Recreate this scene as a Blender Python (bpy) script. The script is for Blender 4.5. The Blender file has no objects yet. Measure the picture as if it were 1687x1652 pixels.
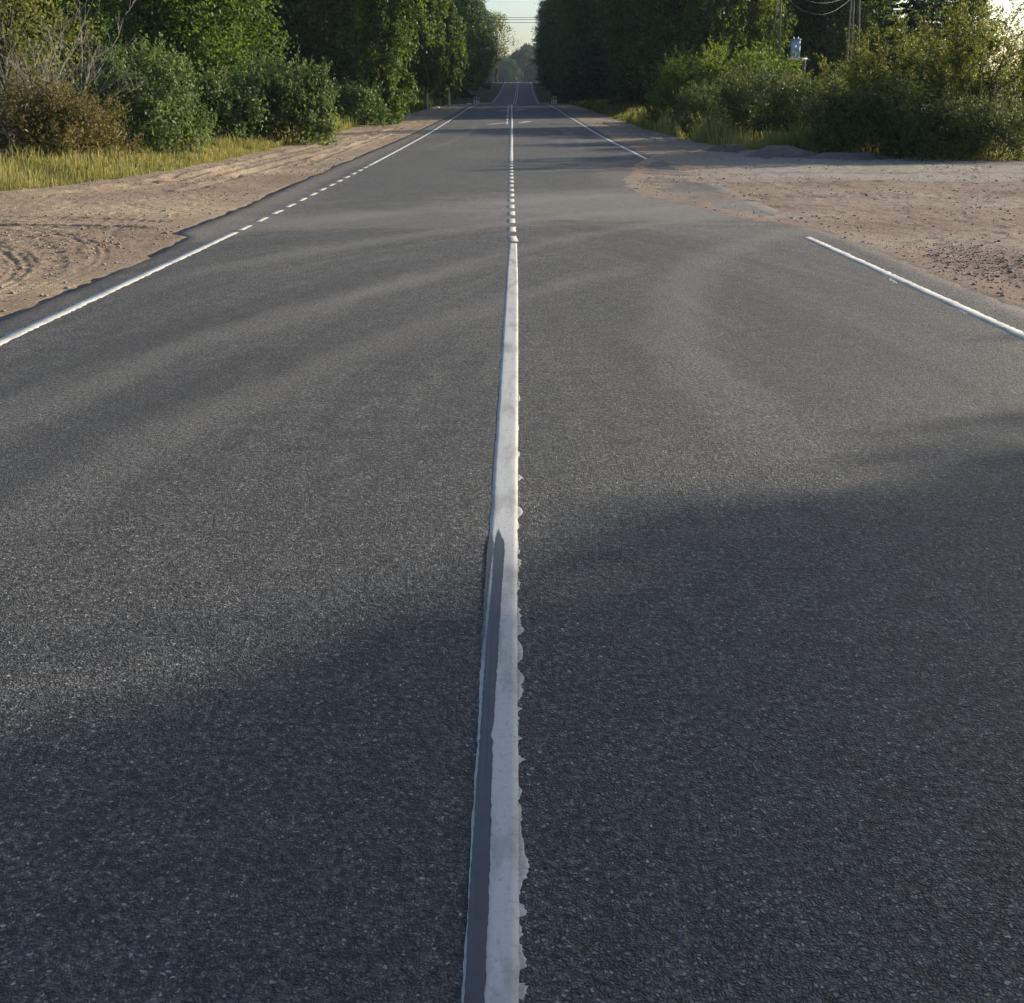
import bpy, math, random
import numpy as np
from mathutils import Vector

# ------------------------------------------------------------------ camera, sky, sun, exposure
scene = bpy.context.scene
C = scene.collection
F_PX, IMG_W, IMG_H = 1823.0, 1687.0, 1652.0
CAM_Z, PITCH = 1.58, math.radians(11.11)
cam_data = bpy.data.cameras.new('camera')
cam_data.sensor_fit = 'HORIZONTAL'
cam_data.sensor_width = 36.0
cam_data.lens = F_PX / IMG_W * 36.0
cam_data.shift_y = -(826.0 - 528.0) / IMG_W          # the photograph is the lower crop of a taller frame
cam_data.clip_start = 0.05
cam_data.clip_end = 5000
cam = bpy.data.objects.new('camera', cam_data)
cam.location = (0, 0, CAM_Z)
cam.rotation_euler = (math.pi / 2 - PITCH, 0, 0)
C.objects.link(cam)
scene.camera = cam

SUN_AZ, SUN_EL = math.radians(66), math.radians(17)   # azimuth from +Y (down the road) towards +X (right)
world = bpy.data.worlds.new('World')
scene.world = world
world.use_nodes = True
wn = world.node_tree
bg = wn.nodes['Background']
sky = wn.nodes.new('ShaderNodeTexSky')
sky.sky_type = 'NISHITA'
sky.sun_disc = False
sky.sun_elevation = SUN_EL
sky.sun_rotation = SUN_AZ
sky.air_density = 1.0
sky.dust_density = 2.2
sky.ozone_density = 2.0
wn.links.new(sky.outputs[0], bg.inputs[0])
bg.inputs[1].default_value = 0.125
sun_data = bpy.data.lights.new('sun', 'SUN')
sun_data.energy = 4.9
sun_data.angle = math.radians(0.5)
sun_data.color = (1.0, 0.88, 0.70)
sun = bpy.data.objects.new('sun', sun_data)
sdir = Vector((math.sin(SUN_AZ) * math.cos(SUN_EL), math.cos(SUN_AZ) * math.cos(SUN_EL), math.sin(SUN_EL)))
sun.rotation_euler = sdir.to_track_quat('Z', 'Y').to_euler()
sun.location = (30, 10, 30)
C.objects.link(sun)
scene.view_settings.view_transform = 'Standard'
scene.view_settings.look = 'None'
scene.view_settings.gamma = 1.0
scene.view_settings.exposure = 0.9
scene.cycles.use_denoising = True
scene.cycles.denoising_input_passes = 'RGB_ALBEDO_NORMAL'
scene.cycles.denoising_prefilter = 'ACCURATE'
scene.cycles.volume_bounces = 0
scene.cycles.use_adaptive_sampling = True
scene.cycles.adaptive_threshold = 0.02
scene.cycles.max_bounces = 6
scene.cycles.diffuse_bounces = 3
scene.cycles.transmission_bounces = 3
scene.cycles.transparent_max_bounces = 4

# ------------------------------------------------------------------ helpers
RNG = np.random.default_rng(7)
random.seed(7)


def smooth_interp(tab):
    xs = np.array([a for a, b in tab], float)
    ys = np.array([b for a, b in tab], float)
    h = np.diff(xs)
    dl = np.diff(ys) / h
    m = np.zeros(len(xs))
    for i in range(1, len(xs) - 1):
        if dl[i - 1] * dl[i] > 0:
            m[i] = 2 * dl[i - 1] * dl[i] / (dl[i - 1] + dl[i])
    m[0], m[-1] = dl[0], dl[-1]

    def f(q):
        q = np.clip(np.asarray(q, float), xs[0], xs[-1])
        i = np.clip(np.searchsorted(xs, q) - 1, 0, len(xs) - 2)
        t = (q - xs[i]) / h[i]
        return ((2 * t**3 - 3 * t**2 + 1) * ys[i] + (t**3 - 2 * t**2 + t) * h[i] * m[i]
                + (-2 * t**3 + 3 * t**2) * ys[i + 1] + (t**3 - t**2) * h[i] * m[i + 1])
    return f


# elevation of the road along its length (gentle rise, crest at 115 m, dip, long climb to a second crest)
ZR = smooth_interp([(-400, 0), (-20, 0), (0, 0), (13, 0), (20, .04), (29, .13), (44, .31), (59, .58), (69, .76), (90, 1.18),
                    (106, 1.41), (115, 1.48), (126, 1.36), (140, 1.15), (153, 1.17), (166, 1.43), (200, 2.45), (239, 3.84),
                    (309, 7.1), (325, 7.5), (345, 7.2), (420, 5.5), (640, 7.0), (800, 9.0), (1200, 9.0), (3000, 0)])
XC = smooth_interp([(-20, .045), (12, .045), (30, 0), (115, 0), (166, .45), (239, 1.05), (309, 1.6), (450, 3.0)])
# outer edges of the dirt shoulders (where grass starts) and the inner edge of dirt against asphalt
XLO = smooth_interp([(-60, -60), (5, -45), (15, -26), (17, -19), (18.5, -12.5), (19.6, -9.1), (21.5, -8.5), (24.7, -7.8), (30, -7.6), (57, -7.5), (80, -6.9), (110, -6.3), (160, -5.6), (450, -3.5)])
XRO = smooth_interp([(-60, 75), (5, 60), (20, 40), (24, 28), (26.5, 19), (28, 13), (32, 9.4), (35, 7.3), (41, 6.9), (70, 6.4), (110, 6), (160, 5.8), (450, 6.5)])
XLI = smooth_interp([(-20, -3.83), (11.6, -3.83), (13.2, -3.93), (13.7, -4.2), (16, -4.15), (23, -4.25), (43, -4.15), (70, -4.0), (110, -3.9), (160, -3.5), (450, -1.0)])
XRI = smooth_interp([(-20, 3.98), (13.3, 3.96), (14.2, 3.85), (15.4, 3.2), (16.6, 3.0), (17.9, 2.6), (18.8, 2.25), (20.4, 2.1), (24.9, 2.6), (29, 3.4), (31, 3.82), (60, 3.82), (115, 3.85), (166, 4.3), (309, 5.4), (450, 6.8)])


def vnoise(x, y, seed=0):
    """smooth value noise, vectorised"""
    xi, yi = np.floor(x).astype(np.int64), np.floor(y).astype(np.int64)
    fx, fy = x - xi, y - yi
    fx, fy = fx * fx * (3 - 2 * fx), fy * fy * (3 - 2 * fy)

    def h(a, b):
        n = (a * 374761393 + b * 668265263 + seed * 974711) & 0x7fffffff
        n = ((n ^ (n >> 13)) * 1274126177) & 0x7fffffff
        return ((n ^ (n >> 16)) & 0xffff) / 65535.0
    a, b, c, d = h(xi, yi), h(xi + 1, yi), h(xi, yi + 1), h(xi + 1, yi + 1)
    return (a * (1 - fx) + b * fx) * (1 - fy) + (c * (1 - fx) + d * fx) * fy - .5


def fbm(x, y, seed=0, octv=4, lac=2.1, gain=.5):
    s, a = 0, 1.0
    for k in range(octv):
        s = s + a * vnoise(x, y, seed + k)
        x, y, a = x * lac, y * lac, a * gain
    return s


def sstep(t):
    t = np.clip(t, 0, 1)
    return t * t * (3 - 2 * t)


def terrain_z(x, y):
    """height of the natural ground outside asphalt and dirt"""
    x, y = np.asarray(x, float), np.asarray(y, float)
    sl, sr = XLO(y) - x, x - XRO(y)
    z = ZR(y)
    near = 1 - sstep((y - 42) / 14)
    z = z + near * (-.38 * sstep(sl / 3.0)) + (1 - near) * (.62 * sstep(sl / 4.0)) * (y < 130) + (y >= 130) * .3 * sstep(sl / 4)
    z = z - .3 * sstep(sr / 3.0) * (y < 60) + .25 * sstep(sr / 5) * (y >= 60)
    inside = (sl < 0) & (sr < 0)
    z = z - np.where(inside, .13 * sstep(np.minimum(-sl, -sr) / .6), 0)
    z = z + .10 * fbm(x * .35, y * .35, 3) * np.where(inside, .1, 1)
    return z


def mesh_obj(name, verts, faces, mat, parent=None, smooth=False, attrs=None):
    """faces: (N,k) int array or list of such arrays"""
    me = bpy.data.meshes.new(name)
    verts = np.asarray(verts, np.float32)
    if not isinstance(faces, list):
        faces = [faces]
    faces = [np.asarray(f, np.int32) for f in faces if len(f)]
    me.vertices.add(len(verts))
    me.vertices.foreach_set('co', verts.ravel())
    nl = sum(f.size for f in faces)
    nf = sum(len(f) for f in faces)
    me.loops.add(nl)
    me.loops.foreach_set('vertex_index', np.concatenate([f.ravel() for f in faces]))
    me.polygons.add(nf)
    tot = np.concatenate([np.full(len(f), f.shape[1], np.int32) for f in faces])
    st = np.concatenate([[0], np.cumsum(tot)[:-1]]).astype(np.int32)
    me.polygons.foreach_set('loop_start', st)
    if smooth:
        me.polygons.foreach_set('use_smooth', np.ones(nf, bool))
    me.update(calc_edges=True)
    me.validate()
    if attrs:
        for k, v in attrs.items():
            a = me.attributes.new(k, 'FLOAT', 'FACE')
            a.data.foreach_set('value', np.asarray(v, np.float32))
    if mat is not None:
        me.materials.append(mat)
    o = bpy.data.objects.new(name, me)
    C.objects.link(o)
    if parent is not None:
        o.parent = parent
    return o


def grid_faces(nr, nc):
    i = np.arange((nr - 1) * (nc - 1))
    r, c = i // (nc - 1), i % (nc - 1)
    a = r * nc + c
    return np.stack([a, a + 1, a + nc + 1, a + nc], 1)


class Geo:
    """collects shapes for one mesh"""

    def __init__(self):
        self.v, self.q, self.t, self.n = [], [], [], 0

    def add(self, v, quads=None, tris=None):
        v = np.asarray(v, float)
        if quads is not None and len(quads):
            self.q.append(np.asarray(quads) + self.n)
        if tris is not None and len(tris):
            self.t.append(np.asarray(tris) + self.n)
        self.v.append(v)
        self.n += len(v)
        return self

    def tube(self, pts, rad, ns=6, cap=True):
        pts = np.asarray(pts, float)
        n = len(pts)
        rad = np.broadcast_to(np.asarray(rad, float), (n,))
        tan = np.gradient(pts, axis=0)
        tan /= np.linalg.norm(tan, axis=1)[:, None] + 1e-9
        ref = np.where(np.abs(tan[:, 2:3]) < .9, np.array([[0, 0, 1.]]), np.array([[1., 0, 0]]))
        u = np.cross(tan, ref)
        u /= np.linalg.norm(u, axis=1)[:, None] + 1e-9
        w = np.cross(tan, u)
        a = np.linspace(0, 2 * np.pi, ns, endpoint=False)
        ring = (u[:, None, :] * np.cos(a)[None, :, None] + w[:, None, :] * np.sin(a)[None, :, None]) * rad[:, None, None] + pts[:, None, :]
        q = []
        for i in range(n - 1):
            for k in range(ns):
                q.append((i * ns + k, i * ns + (k + 1) % ns, (i + 1) * ns + (k + 1) % ns, (i + 1) * ns + k))
        v = ring.reshape(-1, 3)
        t = []
        if cap:
            v = np.vstack([v, pts[:1], pts[-1:]])
            for k in range(ns):
                t.append((n * ns, (k + 1) % ns, k))
                t.append((n * ns + 1, (n - 1) * ns + k, (n - 1) * ns + (k + 1) % ns))
        return self.add(v, q, t)

    def box(self, lo, hi, taper=1.0):
        (x0, y0, z0), (x1, y1, z1) = lo, hi
        cx, cy = (x0 + x1) / 2, (y0 + y1) / 2
        v = [(x0, y0, z0), (x1, y0, z0), (x1, y1, z0), (x0, y1, z0)]
        v += [(cx + (x - cx) * taper, cy + (y - cy) * taper, z1) for x, y, _ in v]
        return self.add(v, [(0, 3, 2, 1), (4, 5, 6, 7), (0, 1, 5, 4), (1, 2, 6, 5), (2, 3, 7, 6), (3, 0, 4, 7)])

    def build(self, name, mat, parent=None, smooth=False, attrs=None):
        fs = []
        if self.q:
            fs.append(np.concatenate(self.q))
        if self.t:
            fs.append(np.concatenate(self.t))
        return mesh_obj(name, np.concatenate(self.v), fs, mat, parent, smooth, attrs)


def tag(o, label=None, cat=None, group=None, kind=None):
    if label:
        o['label'] = label
    if cat:
        o['category'] = cat
    if group:
        o['group'] = group
    if kind:
        o['kind'] = kind
    return o


def empty(name, loc=(0, 0, 0)):
    o = bpy.data.objects.new(name, None)
    o.location = loc
    o.empty_display_size = .3
    C.objects.link(o)
    return o


# ------------------------------------------------------------------ materials
def new_mat(name):
    m = bpy.data.materials.new(name)
    m.use_nodes = True
    nt = m.node_tree
    nt.nodes.clear()
    out = nt.nodes.new('ShaderNodeOutputMaterial')
    return m, nt, out


class NB:
    """small node-graph helper"""

    def __init__(self, nt):
        self.nt = nt

    def n(self, typ, **kw):
        nd = self.nt.nodes.new('ShaderNode' + typ)
        for k, v in kw.items():
            setattr(nd, k, v)
        return nd

    def link(self, a, b):
        self.nt.links.new(a, b)

    def setin(self, sock, v):
        if isinstance(v, bpy.types.NodeSocket):
            self.link(v, sock)
        else:
            sock.default_value = v

    def math(self, op, a, b=0.0, c=None, clamp=False):
        nd = self.n('Math', operation=op, use_clamp=clamp)
        self.setin(nd.inputs[0], a)
        self.setin(nd.inputs[1], b)
        if c is not None:
            self.setin(nd.inputs[2], c)
        return nd.outputs[0]

    def noise(self, vec, scale, detail=2, rough=.5, dist=0.0, out=0):
        nd = self.n('TexNoise')
        if vec is not None:
            self.link(vec, nd.inputs['Vector'])
        nd.inputs['Scale'].default_value = scale
        nd.inputs['Detail'].default_value = detail
        nd.inputs['Roughness'].default_value = rough
        nd.inputs['Distortion'].default_value = dist
        return nd.outputs[out]

    def voronoi(self, vec, scale, out='Distance', feature='F1', rnd=1.0):
        nd = self.n('TexVoronoi', feature=feature)
        if vec is not None:
            self.link(vec, nd.inputs['Vector'])
        nd.inputs['Scale'].default_value = scale
        nd.inputs['Randomness'].default_value = rnd
        return nd.outputs[out]

    def ramp(self, v, stops):
        nd = self.n('ValToRGB')
        self.link(v, nd.inputs[0])
        e = nd.color_ramp.elements
        while len(e) < len(stops):
            e.new(.5)
        for i, (p, c) in enumerate(stops):
            e[i].position = p
            e[i].color = (*c, 1) if len(c) == 3 else c
        return nd.outputs[0]

    def rng(self, v, a, b, c=0.0, d=1.0, smooth=False):
        nd = self.n('MapRange', interpolation_type='SMOOTHSTEP' if smooth else 'LINEAR')
        self.setin(nd.inputs[0], v)
        for i, q in enumerate((a, b, c, d)):
            nd.inputs[i + 1].default_value = q
        return nd.outputs[0]

    def mix(self, f, a, b, blend='MIX'):
        nd = self.n('Mix', data_type='RGBA', blend_type=blend)
        self.setin(nd.inputs[0], f)
        for s, v in ((nd.inputs[6], a), (nd.inputs[7], b)):
            if isinstance(v, bpy.types.NodeSocket):
                self.link(v, s)
            else:
                s.default_value = (*v, 1) if len(v) == 3 else v
        return nd.outputs[2]

    def mapping(self, vec, scale=(1, 1, 1), rot=(0, 0, 0), loc=(0, 0, 0)):
        nd = self.n('Mapping')
        self.link(vec, nd.inputs[0])
        nd.inputs['Location'].default_value = loc
        nd.inputs['Rotation'].default_value = rot
        nd.inputs['Scale'].default_value = scale
        return nd.outputs[0]

    def bump(self, h, strength, dist, normal=None):
        nd = self.n('Bump')
        self.link(h, nd.inputs['Height'])
        nd.inputs['Strength'].default_value = strength
        nd.inputs['Distance'].default_value = dist
        if normal is not None:
            self.link(normal, nd.inputs['Normal'])
        return nd.outputs[0]

    def pbsdf(self, color, rough, normal=None, spec=.5):
        p = self.n('BsdfPrincipled')
        self.setin(p.inputs['Base Color'], color if isinstance(color, bpy.types.NodeSocket) else (*color, 1))
        self.setin(p.inputs['Roughness'], rough)
        p.inputs['Specular IOR Level'].default_value = spec
        if normal is not None:
            self.link(normal, p.inputs['Normal'])
        return p.outputs[0]


def circle3(a, b, c):
    ax, ay = a
    bx, by = b
    cx, cy = c
    d = 2 * (ax * (by - cy) + bx * (cy - ay) + cx * (ay - by))
    ux = ((ax**2 + ay**2) * (by - cy) + (bx**2 + by**2) * (cy - ay) + (cx**2 + cy**2) * (ay - by)) / d
    uy = ((ax**2 + ay**2) * (cx - bx) + (bx**2 + by**2) * (ax - cx) + (cx**2 + cy**2) * (bx - ax)) / d
    return ux, uy, math.hypot(ax - ux, ay - uy)


def mat_asphalt():
    m, nt, out = new_mat('asphalt')
    B = NB(nt)
    pos = B.n('NewGeometry').outputs['Position']
    sep = B.n('SeparateXYZ')
    B.link(pos, sep.inputs[0])
    X, Y = sep.outputs[0], sep.outputs[1]
    flat = B.mapping(pos, (1, 1, 0.2))
    warp = B.noise(flat, 60, 1, .6, out=1)
    wv = B.n('VectorMath', operation='MULTIPLY_ADD')
    B.link(warp, wv.inputs[0])
    wv.inputs[1].default_value = (.012, .012, 0)
    B.link(flat, wv.inputs[2])
    wpos = wv.outputs[0]
    # aggregate: stones of two sizes in a dark binder, recess shade painted into gaps
    vn = B.n('TexVoronoi', feature='F1')
    B.link(wpos, vn.inputs['Vector'])
    vn.inputs['Scale'].default_value = 105
    c1 = vn.outputs['Color']
    vs = B.n('TexVoronoi', feature='DISTANCE_TO_EDGE')
    B.link(wpos, vs.inputs['Vector'])
    vs.inputs['Scale'].default_value = 105
    g1 = B.noise(wpos, 48, 3, .72)
    g2 = B.noise(flat, 8, 3, .7)
    sepc = B.n('SeparateColor')
    B.link(c1, sepc.inputs[0])
    proud = B.rng(sepc.outputs[1], .15, .85)
    stone = B.math('MULTIPLY', B.rng(vs.outputs['Distance'], .02, .30, 0, 1, True), B.math('MULTIPLY_ADD', proud, .75, .25))
    bright = B.math('MULTIPLY_ADD', B.math('POWER', sepc.outputs[0], 2.2), .75, .28)
    val = B.math('MULTIPLY', stone, bright)
    grain = B.rng(g1, .34, .66, -.32, .42)
    val = B.math('ADD', val, grain)
    val = B.math('ADD', val, B.rng(g2, .3, .7, -.13, .13))
    col = B.ramp(B.math('MULTIPLY_ADD', val, .80, .15, clamp=True), [(0, (.0145, .0150, .0162)), (.22, (.036, .0370, .039)), (.5, (.104, .1050, .1060)), (1.0, (.31, .306, .298))])
    # slow colour change, polished wheel paths, arcs left by turning traffic
    big = B.noise(B.mapping(pos, (.55, .22, 0)), 1.0, 2, .55)
    col = B.mix(1.0, col, B.ramp(B.rng(big, .3, .7), [(0, (.80, .81, .84)), (1, (1.16, 1.14, 1.10))]), 'MULTIPLY')
    arcs_dark = [((-.1, 11.5), (-1.76, 9.3), (-2.6, 6.6), .30, .42), ((.2, 9.0), (-1.4, 6.7), (-2.2, 4.6), .26, .38), ((0, 15.8), (-2.2, 13.6), (-3.3, 11.6), .28, .35),
                 ((1.2, 12.5), (2.2, 8.0), (2.6, 4.5), .35, .30), ((.9, 14.5), (2.9, 9.5), (3.5, 6.0), .25, .26), ((-.6, 7.6), (-1.9, 5.2), (-2.5, 3.6), .22, .25)]
    nz = B.noise(B.mapping(pos, (1.2, .5, 0)), 1.6, 2, .6)
    wob = B.math('MULTIPLY_ADD', nz, .5, -.25)

    def ring(a, b, c, w):
        cx, cy, r = circle3(a, b, c)
        dx, dy = B.math('SUBTRACT', X, cx), B.math('SUBTRACT', Y, cy)
        l = B.math('SQRT', B.math('ADD', B.math('MULTIPLY', dx, dx), B.math('MULTIPLY', dy, dy)))
        dd = B.math('ABSOLUTE', B.math('ADD', B.math('SUBTRACT', l, r), wob))
        return B.rng(dd, 0, w * 1.7, 1, 0, True)
    for a, b, c, w, amt in arcs_dark:
        k = ring(a, b, c, w)
        lim = B.math('MULTIPLY', B.rng(Y, a[1] + 1.2, a[1] - 1.5), B.rng(Y, c[1] - 1.8, c[1] + .6))
        k = B.math('MULTIPLY', B.math('MULTIPLY', k, lim), B.math('MULTIPLY', B.rng(nz, .25, .6, .5, 1), amt))
        col = B.mix(k, col, (.019, .020, .023))
    # fine concentric streaks where tyres swing in and out of the side roads
    for a, b, c, sc_, (xa, xb) in (((3.0, 17.2), (-.2, 14.6), (-3.0, 10.2), 5.2, (1.2, -.4)), ((.9, 14.5), (2.9, 9.5), (3.5, 6.0), 4.6, (-.4, 1.0))):
        cx, cy, r = circle3(a, b, c)
        dx, dy = B.math('SUBTRACT', X, cx), B.math('SUBTRACT', Y, cy)
        l = B.math('SQRT', B.math('ADD', B.math('MULTIPLY', dx, dx), B.math('MULTIPLY', dy, dy)))
        an = B.math('ARCTAN2', dy, dx)
        cv = B.n('CombineXYZ')
        B.link(l, cv.inputs[0])
        B.link(B.math('MULTIPLY', an, 1.6), cv.inputs[1])
        sk = B.noise(cv.outputs[0], sc_, 3, .6)
        k = B.math('MULTIPLY', B.math('MULTIPLY', B.rng(Y, 22, 15), B.rng(Y, 2.5, 6)), B.rng(X, xa, xb))
        col = B.mix(k, col, B.mix(1.0, col, B.ramp(sk, [(.32, (.78, .785, .80)), (.5, (1, 1, 1)), (.68, (1.28, 1.27, 1.24))]), 'MULTIPLY'))
    # pale dust brought onto the asphalt by traffic from the dirt side road
    dn = B.noise(B.mapping(pos, (.8, 1.6, 0)), .9, 3, .65)

    def ell(cx, cy, rx, ry, inner=.45, outer=1.1):
        ex = B.math('DIVIDE', B.math('SUBTRACT', X, cx), rx)
        ey = B.math('DIVIDE', B.math('SUBTRACT', Y, cy), ry)
        l = B.math('SQRT', B.math('ADD', B.math('MULTIPLY', ex, ex), B.math('MULTIPLY', ey, ey)))
        l = B.math('ADD', l, B.math('MULTIPLY_ADD', dn, 1.0, -.5))
        return B.rng(l, inner, outer, 1, 0, True)
    fine = B.rng(g1, .38, .62)
    edge_n = B.math('MULTIPLY_ADD', dn, .7, -.35)
    for lo, hi in ((-3.55, -3.85), (3.65, 4.0)):
        k = B.rng(B.math('ADD', X, edge_n), lo, hi, 0, 1, True)
        k = B.math('MULTIPLY', B.math('MULTIPLY', k, B.rng(Y, 70, 50)), B.math('MULTIPLY_ADD', fine, .5, .12))
        col = B.mix(k, col, (.23, .185, .145))
    for a, b, c, w, amt in (((3.0, 17.2), (-.2, 14.6), (-3.0, 10.2), .22, .40), ((3.2, 16.0), (.6, 13.0), (-1.5, 8.2), .18, .28), ((2.5, 19.5), (-.8, 17.2), (-3.7, 13.6), .4, .45),
                            ((3.8, 14.2), (1.6, 10.0), (1.2, 5.6), .25, .34), ((-.2, 11.0), (-2.0, 7.6), (-2.6, 5.0), .2, .36), ((1.0, 10.5), (-.9, 7.2), (-1.9, 4.2), .22, .30)):
        k = B.math('MULTIPLY', ring(a, b, c, w), B.math('MULTIPLY', B.rng(Y, a[1] + 1.0, a[1] - .6), B.rng(Y, c[1] - 1.5, c[1] + 1)))
        k = B.math('MULTIPLY', k, B.math('MULTIPLY_ADD', fine, amt, amt * .2))
        col = B.mix(k, col, (.25, .235, .215))
    for cx, cy, rx, ry, amt, c in ((1.8, 17.4, 3.4, 3.2, .85, (.24, .22, .195)), (-1.6, 15.2, 2.8, 1.5, .55, (.22, .20, .18)),
                                   (-3.9, 17.5, 1.0, 6.0, .35, (.22, .18, .15)), (3.3, 13.8, 1.8, 1.1, .30, (.22, .19, .165)), (2.7, 23, 1.1, 5.0, .45, (.24, .19, .155))):
        k = B.math('MULTIPLY', ell(cx, cy, rx, ry), B.math('MULTIPLY_ADD', fine, amt * .75, amt * .25))
        col = B.mix(k, col, c)
    for a, b, c, w, amt in (((1.2, 60), (2.4, 48), (2.2, 36), .12, .30), ((2.0, 62), (3.0, 50), (3.3, 40), .12, .28), ((.8, 52), (1.9, 44), (3.2, 37), .10, .25),
                            ((3.4, 54), (2.2, 46), (1.6, 37), .10, .25), ((-1.8, 58), (-1.9, 46), (-2.6, 34), .14, .2)):
        k = B.math('MULTIPLY', ring(a, b, c, w), B.math('MULTIPLY', B.rng(Y, a[1] + 4, a[1] - 4), B.rng(Y, c[1] - 3, c[1] + 2)))
        col = B.mix(B.math('MULTIPLY', k, amt), col, (.22, .205, .185))
    # relief
    h = B.math('ADD', B.math('MULTIPLY', stone, 1.0), B.math('MULTIPLY', g1, 1.3))
    b1 = B.bump(h, 1.0, .0115)
    sh = B.pbsdf(col, .72, b1, .5)
    B.link(sh, out.inputs[0])
    return m


def mat_paint(name='road_paint', base=(.41, .415, .40), worn=.4, rough_=.35):
    m, nt, out = new_mat(name)
    B = NB(nt)
    pos = B.n('NewGeometry').outputs['Position']
    a = B.noise(B.mapping(pos, (9, 2.2, 0)), 1.0, 5, .65)
    b = B.noise(pos, 55, 4, .7)
    c = B.noise(B.mapping(pos, (30, 6, 0)), 1, 3, .6)
    col = B.mix(B.rng(a, .47, .64, 0, .75), base, (base[0] * .55, base[1] * .54, base[2] * .52))
    col = B.mix(B.rng(b, .54, .68, 0, worn), col, (.17, .168, .16))
    col = B.mix(B.rng(c, .68, .78, 0, .5), col, (.16, .155, .15))
    h = B.math('ADD', B.noise(pos, 75, 3, .65), B.math('MULTIPLY', a, 1.0))
    sh = B.pbsdf(col, .7, B.bump(h, rough_, .003), .3)
    B.link(sh, out.inputs[0])
    return m


def mat_strip():
    m, nt, out = new_mat('smooth_dark_strip')
    B = NB(nt)
    pos = B.n('NewGeometry').outputs['Position']
    a = B.noise(B.mapping(pos, (120, 1.5, 0)), 1.0, 3, .6)
    b = B.noise(pos, 20, 4, .6)
    col = B.ramp(B.math('ADD', B.math('MULTIPLY', a, .6), B.math('MULTIPLY', b, .4)), [(.3, (.040, .044, .054)), (.7, (.070, .075, .088))])
    sh = B.pbsdf(col, .6, B.bump(b, .3, .002), .4)
    B.link(sh, out.inputs[0])
    return m


def mat_dirt(name, c1, c2, c3, seed=0.0, gravel=False):
    m, nt, out = new_mat(name)
    B = NB(nt)
    pos = B.n('NewGeometry').outputs['Position']
    p = B.mapping(pos, (1, 1, 1), loc=(seed, seed * 2, 0))
    big = B.noise(B.mapping(p, (.22, .30, 0)), 1, 4, .6)
    mid = B.noise(p, 3.2, 5, .65)
    fine = B.noise(p, 32, 5, .72)
    col = B.ramp(B.math('ADD', B.math('MULTIPLY', big, .75), B.math('MULTIPLY', mid, .25)), [(.36, c1), (.5, c2), (.62, c3)])
    if gravel:      # a strip of paler grey gravel along the back of the apron
        sp = B.n('SeparateXYZ')
        B.link(pos, sp.inputs[0])
        yw = B.math('ADD', sp.outputs[1], B.math('MULTIPLY_ADD', big, 5.0, -2.5))
        k = B.math('MULTIPLY', B.math('MULTIPLY', B.rng(yw, 20.5, 23), B.rng(yw, 33, 30)), B.rng(sp.outputs[0], 3.4, 6.0))
        col = B.mix(B.math('MULTIPLY', k, .75), col, (.265, .245, .215))
    col = B.mix(1.0, col, B.ramp(fine, [(.25, (.55, .53, .52)), (.5, (1, 1, 1)), (.78, (1.4, 1.38, 1.32))]), 'MULTIPLY')
    v = B.voronoi(p, 38)
    vc = B.n('SeparateColor')
    B.link(B.voronoi(p, 38, 'Color'), vc.inputs[0])
    peb = B.math('MULTIPLY', B.rng(v, .2, .35, 1, 0), B.rng(vc.outputs[0], .8, .9))
    col = B.mix(B.math('MULTIPLY', peb, .7), col, (.34, .30, .27))
    h = B.math('ADD', B.math('MULTIPLY', mid, .9), B.math('ADD', B.math('MULTIPLY', fine, .5), B.math('MULTIPLY', peb, .3)))
    sh = B.pbsdf(col, .95, B.bump(h, 1.0, .05), .2)
    B.link(sh, out.inputs[0])
    return m


def mat_terrain():
    m, nt, out = new_mat('verge_soil')
    B = NB(nt)
    pos = B.n('NewGeometry').outputs['Position']
    a = B.noise(pos, .7, 5, .6)
    b = B.noise(pos, 14, 5, .7)
    col = B.ramp(B.math('ADD', B.math('MULTIPLY', a, .5), B.math('MULTIPLY', b, .5)), [(.3, (.030, .034, .016)), (.5, (.055, .060, .024)), (.7, (.095, .085, .045))])
    sh = B.pbsdf(col, .95, B.bump(b, 1, .06), .2)
    B.link(sh, out.inputs[0])
    return m


def mat_leaf(name, dark, mid, light, trans=.4, rough=.55):
    m, nt, out = new_mat(name)
    B = NB(nt)
    at = B.n('Attribute', attribute_name='rnd')
    oi = B.n('ObjectInfo')
    pos = B.n('NewGeometry').outputs['Position']
    big = B.noise(pos, .9, 2, .5)
    v = B.math('ADD', B.math('MULTIPLY', at.outputs['Fac'], .7), B.math('MULTIPLY_ADD', big, 1.2, -.45))
    v = B.math('ADD', v, B.math('MULTIPLY_ADD', oi.outputs['Random'], .44, -.20))
    col = B.ramp(v, [(.1, dark), (.5, mid), (.9, light)])
    p = B.pbsdf(col, rough, None, .3)
    tr = B.n('BsdfTranslucent')
    tcol = B.mix(1.0, col, (1.35, 1.25, .55), 'MULTIPLY')
    B.link(tcol, tr.inputs[0])
    mx = B.n('MixShader')
    mx.inputs[0].default_value = trans
    B.link(p, mx.inputs[1])
    B.link(tr.outputs[0], mx.inputs[2])
    B.link(mx.outputs[0], out.inputs[0])
    return m


def mat_bark(name, c1, c2, scale=(6, 6, 1.2), spots=None):
    m, nt, out = new_mat(name)
    B = NB(nt)
    tc = B.n('TexCoord').outputs['Object']
    a = B.noise(B.mapping(tc, scale), 2.0, 5, .65)
    col = B.ramp(a, [(.35, c1), (.65, c2)])
    if spots:
        s = B.noise(B.mapping(tc, (2, 2, 9)), 1.5, 4, .6)
        col = B.mix(B.rng(s, .58, .66), col, spots)
    sh = B.pbsdf(col, .9, B.bump(a, .8, .02), .2)
    B.link(sh, out.inputs[0])
    return m


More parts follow.
